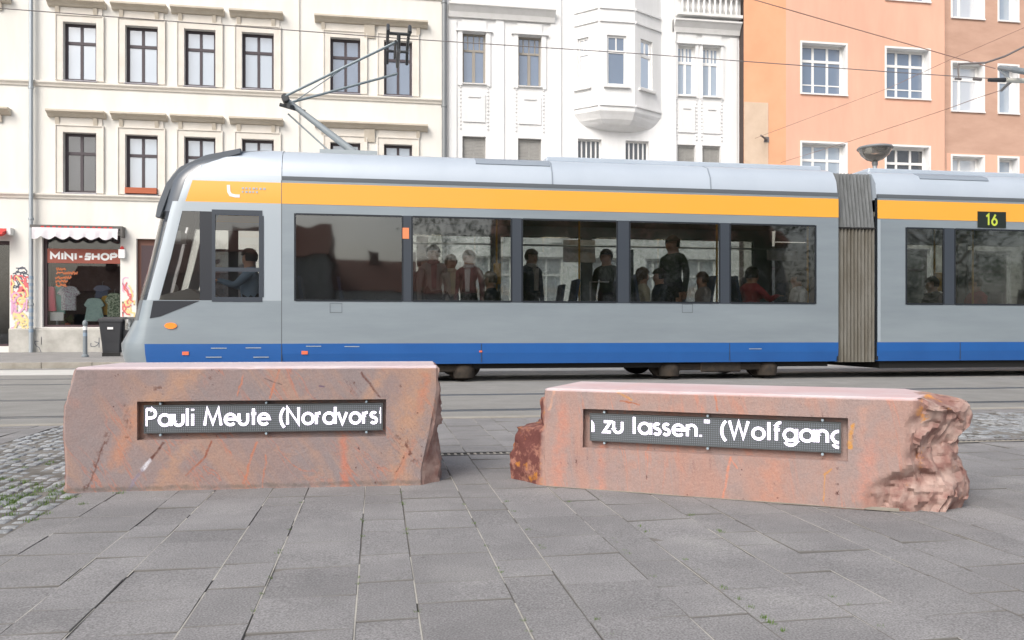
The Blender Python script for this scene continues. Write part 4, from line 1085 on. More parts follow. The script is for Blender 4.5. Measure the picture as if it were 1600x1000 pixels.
# things on show in the shop window
def garment(name, label, cat, px, py0, py1, hw, mname, sleeve=0.25, flare=1.15, Y=None, group='clothes on show in the shop window', neck=0.3):
    Y = (Y or YB + 0.42) - 0.10; x = FX(px, Y); z0, z1 = FZ(px, py1, Y), FZ(px, py0, Y); H = z1 - z0
    pts = [(-neck * hw, H), (-hw * 0.75, H * 0.96), (-hw * (1 + sleeve), H * (0.70)), (-hw * (0.86 + sleeve * 0.5), H * 0.62), (-hw * 0.80, H * 0.68), (-hw * 0.78 * flare, 0)]
    out = pts + [(-a, b) for a, b in reversed(pts)]
    root = thing(name, label, cat, (x, Y, z0), group)
    n = len(out); mbg = MB()
    front = [(x + a, Y - 0.05 - 0.03 * cos(a / hw * 1.2) + 0.012 * sin(a * 40), z0 + b) for a, b in out]; back = [(x + a, Y + 0.04, z0 + b) for a, b in out]
    cf = (x, Y - 0.11, z0 + H * 0.5); cb = (x, Y + 0.06, z0 + H * 0.5)
    mbg.add(front + back + [cf, cb], [(i, (i + 1) % n, 2 * n) for i in range(n)] + [((i + 1) % n + n, i + n, 2 * n + 1) for i in range(n)] + [(i, i + n, (i + 1) % n + n, (i + 1) % n) for i in range(n)])
    mbg.build('fabric', mname, root, smooth=True)
    hg = MB(); hg.tube([(x, Y, z0 + H * 0.97), (x, Y, z0 + H + 0.10), (x + 0.03, Y, z0 + H + 0.14)], 0.008, 6); hg.build('hanger_hook', 'post_grey', root)
    return root
garment('skirt', 'pink skirt hanging at the left edge of the shop window', 'garment', 79, 448, 486, 0.17, 'garment_pink', sleeve=-0.2, flare=1.3)
garment('dress', 'teal top hanging between pink skirt and patterned blouse in shop window', 'garment', 93, 447, 490, 0.20, 'garment_teal', Y=YB + 0.60)
garment('blouse', 'white blouse with purple pattern and puffed sleeves in shop window', 'garment', 108, 447, 485, 0.27, 'garment_white', sleeve=0.28, flare=1.0)
garment('cape', 'pale mint cape low in the middle of the shop window', 'garment', 148, 466, 502, 0.26, 'garment_mint', sleeve=0.2, flare=1.5)
garment('shirt', 'dull blue shirt hanging above the mint cape in shop window', 'garment', 160, 446, 466, 0.22, 'garment_navy', Y=YB + 0.75)
garment('dress', 'green patterned dress at the right edge of the shop window', 'garment', 179, 458, 500, 0.23, 'garment_pattern')
garment('jacket', 'mustard yellow jacket behind the patterned dress in shop window', 'garment', 168, 462, 492, 0.18, 'garment_yellow', Y=YB + 0.62)
x = FX(90, YB + 0.4); z = shop[2]
cd = thing('price_card', 'white card standing on the floor of the shop window below teal top', 'card', (x, YB + 0.4, z + 0.002))
mb = MB(); zz = FZ(90, 501, YB + .4); mb.box(x - 0.20, x + 0.20, YB + 0.33, YB + 0.345, zz, FZ(90, 488, YB + .4)); mb.build('board', 'sign_white', cd)
mb = MB(); mb.prism([(YB + 0.346, zz + 0.15), (YB + 0.45, z + 0.003), (YB + 0.46, z + 0.003), (YB + 0.36, zz + 0.17)], 'x', x - 0.02, x + 0.02); mb.box(x - 0.02, x + 0.02, YB + 0.33, YB + 0.345, z + 0.003, zz - 0.001); mb.build('stand', 'post_grey', cd)
x = FX(106, YB + 0.5)
pt = thing('potted_plant', 'small dark green plant on the floor of the shop window', 'plant', (x, YB + 0.5, shop[2]))
mb = MB(); mb.lathe([(0.06, z + 0.003), (0.09, z + 0.13)], x, YB + 0.5, 12); mb.build('pot', 'terracotta_box', pt)
mb = MB(); rr = random.Random(5)
for _ in range(150):
    c = Vector((x + rr.gauss(0, 0.08), YB + 0.5 + rr.gauss(0, 0.05), z + 0.24 + rr.gauss(0, 0.07))); d1 = Vector([rr.uniform(-1, 1) for _ in range(3)]) * 0.05; d2 = Vector([rr.uniform(-1, 1) for _ in range(3)]) * 0.04
    mb.add([c, c + d1, c + d1 + d2, c + d2], [(0, 1, 2, 3)])
mb.build('foliage', 'leaf_dark', pt)

# graffiti on the piers
def scribble(pxa, pxb, pya, pyb, mname, n, w, seed, Y=YB - 0.004):
    rr = random.Random(seed); mb = MB(); k = 0
    for _ in range(n):
        x0, z0 = FX(rr.uniform(pxa, pxb), YB), FZ(30, rr.uniform(pya, pyb), YB); pts = [(x0, z0)]; a = rr.uniform(0, 6.28)
        for _ in range(9):
            a += rr.uniform(-1.1, 1.5); x0 += 0.10 * cos(a); z0 += 0.09 * sin(a)
            x0 = min(max(x0, FX(pxa, YB)), FX(pxb, YB)); pts.append((x0, z0))
        pts2 = [p for i, p in enumerate(pts) if i == 0 or (abs(p[0] - pts[i - 1][0]) + abs(p[1] - pts[i - 1][1])) > 0.01]
        if len(pts2) > 2: ribbon(mb, pts2, w, lambda x, y, l: (x, Y - l, y), 0.0004 * k); k += 1
    mb.build('graffiti', mname, cream)
scribble(19, 46, 418, 432, 'graffiti_black', 8, 0.035, 1); scribble(18, 46, 442, 458, 'graffiti_red', 11, 0.05, 2, YB - 0.010)
scribble(19, 44, 462, 478, 'graffiti_yellow', 8, 0.05, 3, YB - 0.016); scribble(19, 42, 470, 498, 'graffiti_pink', 8, 0.05, 4, YB - 0.022)
scribble(22, 44, 488, 508, 'graffiti_yellow', 6, 0.05, 6, YB - 0.028)
scribble(192, 210, 444, 462, 'graffiti_pink', 4, 0.03, 7); scribble(192, 210, 464, 478, 'graffiti_yellow', 5, 0.05, 8, YB - 0.01); scribble(192, 211, 470, 482, 'graffiti_red', 4, 0.04, 9, YB - 0.016)
scribble(56, 66, 529, 539, 'graffiti_black', 2, 0.02, 10, YB - 0.074); scribble(143, 156, 529, 538, 'graffiti_black', 2, 0.02, 11, YB - 0.078)

# --- white building
XW0, XW1 = FX(697, YB), FX(1155, YB)
white = thing('apartment_building', 'white ornate apartment house with bay window between the cream and the orange houses', 'building', (XW0, YB, BOT))
def zrow(px, t, b): return FZ(px, b, YB), FZ(px, t, YB)
W_ = []  # (x0,x1,z0,z1)
z0, z1 = zrow(740, 51, 130); z0b, z1b = zrow(740, 213, 300)
for a, b in ((722.5, 759), (809.5, 846)): W_.append((FX(a, YB), FX(b, YB), z0, z1)); W_.append((FX(a, YB), FX(b, YB), z0b, z1b))
z2, z3 = zrow(1070, 70, 149); z2b, z3b = zrow(1070, 226, 305)
for a, b in ((1058.5, 1086.5), (1097.5, 1126)): W_.append((FX(a, YB), FX(b, YB), z2, z3)); W_.append((FX(a, YB), FX(b, YB), z2b, z3b))
z4, z5 = zrow(920, 217, 262)
for a, b in ((903, 940), (977.5, 1014)): W_.append((FX(a, YB), FX(b, YB), z4, z5))
gW = [(FX(a, YB), FX(b, YB), 0.9, 3.4) for a, b in ((730, 800), (830, 880), (920, 975), (1010, 1035), (1070, 1120))]
bay = [(FX(896, YB), YB), (FX(936, 27.3), 27.3), (FX(992, 27.3), 27.3), (FX(1033, YB), YB)]
bz0, bz1 = FZ(960, 171, 27.3), 16.0
bay_hole = (bay[0][0] + 0.05, bay[3][0] - 0.05, bz0 + 0.1, bz1 - 0.02)
mb = MB(); wall_mesh(mb, XW0, XW1, BOT, 16.0, YB, W_ + gW + [bay_hole], 0.24); box_shell(mb, XW0, XW1, BOT, 16.0, YB)
mb.build('wall', 'white_plaster', white)
mb = MB(); dark_back(mb, XW0 + 0.02, XW1 - 0.02, BOT, 16, YB + 0.9); mb.build('room_backing', 'room_dark', white)
mb = MB(); mb.prism([(YB - 0.5, 16.0), (YB - 0.5, 16.25), (YB + 4.5, 19.3), (YB + 9, 16.0)], 'x', XW0 + 0.002, XW1); mb.build('roof', 'roof_tile', white)
for i, h in enumerate(W_):
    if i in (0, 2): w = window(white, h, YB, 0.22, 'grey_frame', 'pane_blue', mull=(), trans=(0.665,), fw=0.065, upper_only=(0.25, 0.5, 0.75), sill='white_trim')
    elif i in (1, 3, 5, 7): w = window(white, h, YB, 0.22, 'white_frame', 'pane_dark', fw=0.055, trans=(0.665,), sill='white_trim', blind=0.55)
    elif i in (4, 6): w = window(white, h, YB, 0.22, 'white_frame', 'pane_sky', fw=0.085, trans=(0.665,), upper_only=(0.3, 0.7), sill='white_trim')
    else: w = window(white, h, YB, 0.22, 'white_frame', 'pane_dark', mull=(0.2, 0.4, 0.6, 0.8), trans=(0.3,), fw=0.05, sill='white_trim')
    if i in (0, 2):
        m_ = MB(); x0, x1, a, b = h; xm = (x0 + x1) / 2; m_.box(xm - 0.05, xm + 0.05, YB + 0.158, YB + 0.225, a + 0.065, a + (b - a) * 0.64); m_.build('mullion', 'grey_frame', w)
for h in gW: window(white, h, YB, 0.22, 'white_frame', 'pane_white' , fw=0.06, trans=(0.75,), mull=(0.5,))
# bay window body
def wall_seg(mb, p, q, z0, z1, holes=(), mi=0, rev=0.12, proud=0.0):
    d = Vector((q[0] - p[0], q[1] - p[1])); L = d.length; d.normalize(); nx, ny = d.y, -d.x
    def P(u, z, o): return (p[0] + d.x * u - nx * o, p[1] + d.y * u - ny * o, z)
    xs = sorted(set([0, L] + [h[0] * L for h in holes] + [h[1] * L for h in holes])); zs = sorted(set([z0, z1] + [h[2] for h in holes] + [h[3] for h in holes]))
    for i in range(len(xs) - 1):
        for j in range(len(zs) - 1):
            cu, cz = (xs[i] + xs[i + 1]) / 2, (zs[j] + zs[j + 1]) / 2
            if any(h[0] * L < cu < h[1] * L and h[2] < cz < h[3] for h in holes): continue
            mb.quad(P(xs[i], zs[j], -proud), P(xs[i + 1], zs[j], -proud), P(xs[i + 1], zs[j + 1], -proud), P(xs[i], zs[j + 1], -proud), mi)
    for h in holes:
        a, b, c, e = h[0] * L, h[1] * L, h[2], h[3]
        for A, B in (((a, c), (a, e)), ((b, c), (b, e)), ((a, e), (b, e)), ((a, c), (b, c))): mb.quad(P(*A, 0), P(*B, 0), P(*B, rev), P(*A, rev), mi)
    return P, L
def seg_window(parent, P, L, h, frame, pane, fw=0.06, rev=0.12, trans=0.68, mull=None):
    a, b, c, e = h[0] * L, h[1] * L, h[2], h[3]
    mb = MB()
    def bar(u0, u1, zz0, zz1, o0=rev - 0.05, o1=rev):
        vs = [P(u, z, o) for o in (o0, o1) for (u, z) in ((u0, zz0), (u1, zz0), (u1, zz1), (u0, zz1))]
        mb.add(vs, [(0, 1, 2, 3), (7, 6, 5, 4), (0, 4, 5, 1), (1, 5, 6, 2), (2, 6, 7, 3), (3, 7, 4, 0)])
    bar(a, a + fw, c, e); bar(b - fw, b, c, e); bar(a + fw, b - fw, c, c + fw, rev - 0.049); bar(a + fw, b - fw, e - fw, e, rev - 0.049)
    zt_ = c + (e - c) * trans; bar(a + fw, b - fw, zt_ - 0.05, zt_ + 0.05, rev - 0.054)
    for t in (mull or ()): bar(a + (b - a) * t - 0.02, a + (b - a) * t + 0.02, zt_ + 0.05, e - fw, rev - 0.046)
    w = mb.build('window', frame, parent)
    p = MB(); p.add([P(a + 0.01, c + 0.01, rev - 0.02), P(b - 0.01, c + 0.01, rev - 0.02), P(b - 0.01, e - 0.01, rev - 0.02), P(a + 0.01, e - 0.01, rev - 0.02)], [(0, 1, 2, 3)]); p.build('pane', pane, w)
bay_part = MB()
wz0, wz1 = FZ(962, 133, 27.3), FZ(962, 55, 27.3)
segs = [(bay[0], bay[1], (0.16, 0.60)), (bay[1], bay[2], (0.22, 0.76)), (bay[2], bay[3], (0.22, 0.66))]
rec_ = []
for (p, q, (ha, hb)) in segs:
    h1 = (ha, hb, wz0, wz1); h2 = (ha, hb, wz0 + 3.55, wz1 + 3.0)
    P, L = wall_seg(bay_part, p, q, bz0, bz1, (h1, h2)); rec_.append((P, L, h1, h2))
# tapering corbel under the bay
lv = [(1.0, bz0), (0.99, bz0 - 0.05), (0.90, bz0 - 0.16), (0.80, bz0 - 0.30), (0.66, bz0 - 0.42), (0.60, bz0 - 0.46), (0.02, bz0 - 0.60)]
cxm = (bay[0][0] + bay[3][0]) / 2
rings = []
for k, z in lv:
    kk = 0.35 + 0.65 * k if k < 1 else 1
    rings.append([(cxm + (X - cxm) * kk, YB - (YB - Y) * k, z) for X, Y in bay])
vs = [p for rg in rings for p in rg]; fs = []
for i in range(len(rings) - 1):
    for j in range(3): fs.append((i * 4 + j, i * 4 + j + 1, (i + 1) * 4 + j + 1, (i + 1) * 4 + j))
bay_part.add(vs, fs)
bw = bay_part.build('bay_window', 'white_plaster', white)
for k, (P, L, h1, h2) in enumerate(rec_):
    for h in (h1, h2): seg_window(bw, P, L, h, 'white_frame', ('pane_white', 'pane_blue', 'pane_dark')[k] if h is h1 else 'pane_sky', fw=0.07, mull=(0.5,))
    s_ = MB(); a, b = h1[0] * L - 0.12, h1[1] * L + 0.12
    vs = [P(u, z, o) for o in (-0.10, 0.0) for (u, z) in ((a, h1[2] - 0.10), (b, h1[2] - 0.10), (b, h1[2] - 0.03), (a, h1[2] - 0.03))]
    s_.add(vs, [(0, 1, 2, 3), (7, 6, 5, 4), (0, 4, 5, 1), (1, 5, 6, 2), (2, 6, 7, 3), (3, 7, 4, 0)]); s_.build('sill', 'white_trim', bw)
    for zz in (h1[3] + 0.45, h1[3] + 0.9, bz0 + 0.12):
        t_ = MB(); a, b = 0.03, L - 0.03
        vs = [P(u, z, o) for o in (-0.05, 0.0) for (u, z) in ((a, zz), (b, zz), (b, zz + 0.07), (a, zz + 0.07))]
        t_.add(vs, [(0, 1, 2, 3), (7, 6, 5, 4), (0, 4, 5, 1), (1, 5, 6, 2), (2, 6, 7, 3), (3, 7, 4, 0)])
        t_.build('moulding', 'white_plaster', bw)
# cornices, pilasters, panels
def cornice(mb, a, b, z, d=0.34, h=0.34):
    mb.prism([(YB - d, z), (YB - d, z - 0.06), (YB - d * 0.8, z - 0.10), (YB - d * 0.45, z - h * 0.6), (YB - 0.10, z - h), (YB - 0.002, z - h), (YB - 0.002, z + 0.02)], 'x', a, b)
mb = MB(); cornice(mb, XW0 + 0.08, FX(866, YB), FZ(780, 13, YB), 0.34, 0.42); mb.build('cornice', 'white_trim', white)
mb = MB(); cornice(mb, FX(1051, YB), FX(1154, YB), FZ(1100, 36, YB), 0.34, 0.42); mb.build('cornice', 'white_trim', white)
mb = MB()
for px in (707, 781, 866, 1145): 
    mb = MB(); x = FX(px, YB); mb.box(x - 0.14, x + 0.14, YB - 0.05, YB - 0.001, 3.9, FZ(px, 32 if px < 900 else 60, YB)); mb.build('pilaster', 'white_plaster', white)
for px in (1051,): mb = MB(); x = FX(px, YB); mb.box(x, x + 0.10, YB - 0.10, YB - 0.001, 3.9, 16); mb.build('pilaster', 'white_plaster', white)
for px in (874,): mb = MB(); x = FX(px, YB); mb.box(x - 0.05, x + 0.05, YB - 0.062, YB - 0.001, 3.9, 16); mb.build('pilaster', 'white_plaster', white)

for i, h in enumerate(W_[:8]):
    x0, x1, a, b = h; mb = MB(); t = 0.16 if i < 4 else 0.10
    if i % 2 == 0:
        mb.box(x0 - t, x0, YB - 0.05, YB - 0.002, a - 0.1, b + 0.02); mb.box(x1, x1 + t, YB - 0.05, YB - 0.002, a - 0.1, b + 0.02)
        mb.box(x0 - t - (0.08 if i < 4 else 0.02), x1 + t + (0.08 if i < 4 else 0.02), YB - 0.10, YB - 0.002, b + 0.021, b + 0.07); mb.box(x0 - 0.02, x1 + 0.02, YB - 0.04, YB - 0.002, b + 0.071, b + 0.42)
        # apron panel below
        zp0, zp1 = a - 1.35, a - 0.38; 
        mb.box(x0 + 0.02, x1 - 0.02, YB - 0.04, YB - 0.002, zp0, zp1)
        mb.box(x0 + 0.2, x1 - 0.2, YB - 0.075, YB - 0.041, zp1 - 0.12, zp1 - 0.05)
        for xx in (x0 - t * 0.6, x1 + t * 0.6 - 0.05):
            zz = a - 1.6
            while zz < a - 0.15: mb.box(xx, xx + 0.05, YB - 0.035, YB - 0.002, zz, zz + 0.06); zz += 0.13
        mb.build('window_surround', 'white_plaster', white)
# balustrade over the right-hand windows
bl = MB(); a, b = FX(1053, YB), FX(1153, YB); zb_, zt_ = FZ(1100, 33, YB), FZ(1100, 1, YB)
bl.box(a, b, YB - 0.42, YB - 0.22, zt_, zt_ + 0.13); bl.box(a, b, YB - 0.42, YB - 0.22, zb_ + 0.03, zb_ + 0.13)
n = 11
for i in range(n):
    x = a + 0.2 + (b - a - 0.4) * i / (n - 1)
    bl.lathe([(0.06, zb_ + 0.131), (0.035, zb_ + 0.2), (0.075, zb_ + 0.36), (0.04, zb_ + 0.55), (0.055, zt_ - 0.002)], x, YB - 0.32, 10)
bl.quad((a, YB - 0.21, zb_ + 0.13), (b, YB - 0.21, zb_ + 0.13), (b, YB - 0.21, zt_), (a, YB - 0.21, zt_))
bl.build('balustrade', 'white_trim', white, smooth=True)

# --- orange building, standing a little forward
YO = YB - 0.34; XO0 = FX(1162, YO); XO1 = FX(1476, YO)
orange = thing('apartment_building', 'orange apartment house with white framed casement windows right of the white house', 'building', (XO0, YO, BOT))
rows_o = [(FZ(1285, 146, YO) , FZ(1285, 68.5, YO))]
hgt = rows_o[0][1] - rows_o[0][0]
stp = (FZ(1285, 68.5, YO) - FZ(1285, 224, YO))
rows_o = [(rows_o[0][0] - stp, rows_o[0][1] - stp), rows_o[0], (rows_o[0][0] + stp, rows_o[0][1] + stp)]
oc = [(FX(1253, YO), FX(1321.5, YO)), (FX(1385, YO), FX(1451.5, YO))]
oh = [(a, b, z0, z1) for a, b in oc for z0, z1 in rows_o]
og = [(FX(a, YO), FX(b, YO), 0.75, 3.9) for a, b in ((1186, 1222), (1245, 1340), (1362, 1455))]
mb = MB()
XS = FX(1228, YO)
hl = oh + og
wall_mesh(mb, XS, XO1, 4.9, 17.0, YO, oh, 0.30, 0, 1); wall_mesh(mb, XO0, XO1, BOT, 4.9, YO, og, 0.30, 3, 1); box_shell(mb, XO0, XO1, BOT, 17.0, YO)
wall_mesh(mb, XO0, XS, 4.9, 17.0, YO, [], 0.30, 2, 1)
zpa, zpb = FZ(1180, 255, YO), FZ(1180, 160, YO)
mb.build('wall', ['orange_plaster', 'white_plaster', 'bright_orange_plaster', 'plinth'], orange)
mb = MB(); mb.box(XO0 + 0.01, FX(1200, YO), YO - 0.025, YO - 0.001, 4.9, zpb); mb.build('repaired_patch', 'beige_plaster', orange)
mb = MB(); mb.box(XO0 - 0.012, XO0 - 0.002, YO - 0.004, YO + 0.33, BOT, 17.0); mb.build('side_joint', 'dark_joint', orange)
mb = MB(); dark_back(mb, XO0 + 0.02, XO1 - 0.02, BOT, 17, YO + 0.9); mb.build('room_backing', 'room_dark', orange)
mb = MB(); mb.prism([(YO - 0.5, 17.0), (YO - 0.5, 17.25), (YO + 4.5, 20), (YO + 9, 17.0)], 'x', XO0, XO1); mb.build('roof', 'roof_tile', orange)
def white_trim_frame(parent, h, Y):
    x0, x1, z0, z1 = h; t = 0.07; mb = MB()
    mb.box(x0 - t, x0, Y - 0.02, Y - 0.001, z0 - t, z1 + t); mb.box(x1, x1 + t, Y - 0.02, Y - 0.001, z0 - t, z1 + t); mb.box(x0, x1, Y - 0.019, Y - 0.001, z1, z1 + t)
    mb.box(x0 - t, x1 + t, Y - 0.06, Y - 0.0215, z0 - t, z0 - 0.015)
    mb.build('window_surround', 'white_frame', parent)
for i, h in enumerate(oh):
    white_trim_frame(orange, h, YO)
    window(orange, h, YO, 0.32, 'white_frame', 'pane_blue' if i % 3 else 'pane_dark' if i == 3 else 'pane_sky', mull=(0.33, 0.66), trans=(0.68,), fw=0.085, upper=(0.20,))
for h in og: window(orange, h, YO, 0.3, 'plum_frame', 'pane_dark', fw=0.09, trans=(0.75,))
# wall bracket rod
br = thing('wall_hook', 'dark iron wire hook anchored in the beige patch on the orange house', 'hook', (FX(1186, YO), YO, FZ(1186, 217, YO)))
mb = MB(); mb.tube([(FX(1197, YO), YO - 0.03, FZ(1186, 218, YO)), (FX(1180, YO), YO - 0.45, FZ(1186, 216.5, YO))], 0.035, 8); mb.build('rod', 'wire_dark', br)
mb = MB(); xx, zz = FX(1197, YO), FZ(1186, 218, YO); mb.box(xx - 0.10, xx + 0.10, YO - 0.035, YO - 0.026, zz - 0.10, zz + 0.10); mb.build('anchor_plate', 'wire_dark', br)

# --- brown house at the right edge
YN = YB - 0.10; XN0 = XO1 + 0.004; XN1 = 36.0
brown = thing('apartment_building', 'brownish terracotta apartment house at the right edge with white window reveals', 'building', (XN0, YN, BOT))
zN = (FZ(1510, 173, YN), FZ(1510, 99, YN)); stn = FZ(1510, 99, YN) - FZ(1510, 244.5, YN)
rows_n = [(zN[0] - stn, zN[1] - stn), zN, (zN[0] + stn, zN[1] + stn)]
nc = [(FX(1488, YN), FX(1536, YN)), (FX(1561, YN), FX(1590, YN)), (FX(1640, YN), FX(1690, YN)), (FX(1715, YN), FX(1745, YN))]
nh = [(a, b, z0, z1) for a, b in nc for z0, z1 in rows_n]
zs_ = FZ(1510, 240, YN)
mb = MB(); wall_mesh(mb, XN0, XN1, zs_, 17.0, YN, [h for h in nh if h[2] > zs_ - 0.0], 0.34, 0, 1)
low = [h for h in nh if h[2] <= zs_]
wall_mesh(mb, XN0, XN1, 4.9, zs_, YN, low, 0.34, 2, 1)
ng = [(FX(a, YN), FX(b, YN), 0.75, 3.9) for a, b in ((1490, 1580), (1600, 1690), (1712, 1760))]
wall_mesh(mb, XN0, XN1, BOT, 4.9, YN, ng, 0.34, 3, 1)
box_shell(mb, XN0, XN1, BOT, 17.0, YN)
mb.build('wall', ['brown_plaster', 'white_plaster', 'orange_plaster', 'plinth'], brown)
for h in ng: window(brown, h, YN, 0.3, 'plum_frame', 'pane_dark', fw=0.09, trans=(0.75,))
mb = MB(); dark_back(mb, XN0 + 0.02, XN1 - 0.02, BOT, 17, YN + 0.9); mb.build('room_backing', 'room_dark', brown)
mb = MB(); mb.prism([(YN - 0.5, 17.0), (YN - 0.5, 17.25), (YN + 4.5, 20), (YN + 9, 17.0)], 'x', XN0, XN1); mb.build('roof', 'roof_tile', brown)
for i, h in enumerate(nh):
    white_trim_frame(brown, h, YN)
    window(brown, h, YN, 0.36, 'white_frame', 'pane_white' if (i // 3) % 2 == 0 else 'pane_sky', mull=(0.4,) if (i // 3) % 2 == 0 else (), trans=(0.70,), fw=0.09)
# brown strip between wall zones: the pier of the joint
mb = MB(); mb.box(XN0, FX(1478, YN), YN - 0.05, YN - 0.001, BOT, 17.0); mb.build('corner_strip', 'brown_plaster', brown)

# ------------------------------------------------------------------ bins, bollard, street lamp
def wheelie_bin(px, Y, label, rz):
    x = FX(px, Y); root = thing('wheelie_bin', label, 'bin', (x, Y, 0.118), 'black wheelie bins on the far pavement', rz=rz)
    mb = MB()
    lo, hi = (0.22, 0.25), (0.29, 0.34)
    vs = []
    for (hx_, hy_), z in ((lo, 0.10), ((0.235, 0.27), 0.35), (hi, 0.92)):
        c = 0.03; vs += [(-hx_ + c, -hy_, z), (hx_ - c, -hy_, z), (hx_, -hy_ + c, z), (hx_, hy_ - c, z), (hx_ - c, hy_, z), (-hx_ + c, hy_, z), (-hx_, hy_ - c, z), (-hx_, -hy_ + c, z)]
    fs = [tuple(range(8))]
    for k in range(2):
        for i in range(8): fs.append((k * 8 + i, k * 8 + (i + 1) % 8, k * 8 + 8 + (i + 1) % 8, k * 8 + 8 + i))
    fs.append(tuple(range(16, 24))); mb.add(vs, fs); mb.build('body', 'bin_plastic', root, local=True)
    mb = MB(); mb.box(-0.31, 0.31, -0.36, 0.36, 0.925, 0.965)
    mb.prism([(-0.36, 0.966), (-0.30, 1.00), (0.25, 1.06), (0.37, 1.03), (0.36, 0.966)], 'x', -0.30, 0.30); mb.build('lid', 'bin_plastic', root, local=True)
    mb = MB(); mb.tube([(-0.24, 0.40, 1.0), (0.24, 0.40, 1.0)], 0.016, 8); mb.tube([(-0.24, 0.33, 0.98), (-0.24, 0.40, 1.0)], 0.014, 6); mb.tube([(0.24, 0.33, 0.98), (0.24, 0.40, 1.0)], 0.014, 6); mb.build('handle', 'bin_plastic', root, local=True)
    for sx in (-1, 1):
        mb = MB(); n = 16; xa, xb = sx * 0.245, sx * 0.295
        mb.add([(xx, 0.24 + 0.10 * cos(2 * pi * k / n), 0.10 + 0.10 * sin(2 * pi * k / n)) for xx in (xa, xb) for k in range(n)],
               [(k, (k + 1) % n, n + (k + 1) % n, n + k) for k in range(n)] + [tuple(range(n)), tuple(range(2 * n - 1, n - 1, -1))]); mb.build('wheel', 'black_rubber', root, local=True)
    mb = MB(); mb.box(-0.22, 0.22, -0.27, -0.19, 0.0, 0.098); mb.build('foot_bar', 'black_rubber', root, local=True)
    mb = MB(); mb.box(-0.07, 0.07, -0.345, -0.338, 0.72, 0.78); mb.build('label_sticker', 'sign_white', root, local=True)
YBIN = 23.4
wheelie_bin(177.5, YBIN, 'black wheelie bin nearest the bollard, in front of the shop window', radians(3))
wheelie_bin(212, YBIN + 0.1, 'black wheelie bin half hidden behind the nose of the tram', radians(-4))
x = FX(133, 22.6)
bo = thing('bollard', 'slim grey bollard with stickers on the pavement left of the bins', 'bollard', (x, 22.6, 0.118))
mb = MB(); mb.lathe([(0.085, 0.119), (0.085, 0.16), (0.055, 0.19), (0.05, 0.95), (0.062, 0.96), (0.062, 1.02), (0.045, 1.06), (0.01, 1.08)], x, 22.6, 16); mb.build('post', 'post_grey', bo, smooth=True)
for z in (0.66, 0.82): mb = MB(); mb.lathe([(0.053, z), (0.053, z + 0.09)], x, 22.6, 16); mb.build('sticker', 'sign_white' if z > 0.7 else 'sticker_blue', bo)

YP = 19.3; x = FX(1367, YP); zt = FZ(1367, 228, YP)
lp = thing('street_lamp', 'grey street lamp with glass bowl behind the tram, before the orange house', 'street lamp', (x, YP, 0.118))
mb = MB(); mb.tube([(x, YP, 0.119), (x, YP, zt - 0.50)], 0.075, 12, r1=0.055); mb.build('pole', 'zinc', lp, smooth=True)
mb = MB(); mb.lathe([(0.06, zt - 0.52), (0.075, zt - 0.48), (0.075, zt - 0.42), (0.05, zt - 0.40)], x, YP, 14); mb.build('collar', 'dark_zinc', lp, smooth=True)
mb = MB(); mb.lathe([(0.06, zt - 0.41), (0.20, zt - 0.36), (0.34, zt - 0.24), (0.41, zt - 0.10)], x, YP, 24); bwl = mb.build('glass_bowl', 'lamp_glass', lp, smooth=True)
mb = MB(); mb.lathe([(0.43, zt - 0.099), (0.445, zt - 0.07), (0.42, zt - 0.03), (0.22, zt + 0.01), (0.03, zt + 0.03)], x, YP, 24); mb.build('lamp_cap', 'dark_zinc', lp, smooth=True)

# ------------------------------------------------------------------ the tram
YT = 12.44; WT = 2.30; YF = YT + WT; YM = YT + WT / 2
tram = thing('tram', 'grey and blue low floor tram with yellow stripe passing behind the two stones', 'tram', (FX(228, YT), YM, 0))
T = lambda px: FX(px, YT)
Z = dict(bot=0.285, blue=0.60, sill=1.236, head=2.535, yb=2.675, yt=2.985, gut=3.055, top=3.56)
# cross-section of side wall and roof: (inset from side plane, z)
roofp = [(0.03, 3.09), (0.06, 3.28), (0.17, 3.45), (0.38, 3.53), (1.15, 3.57)]

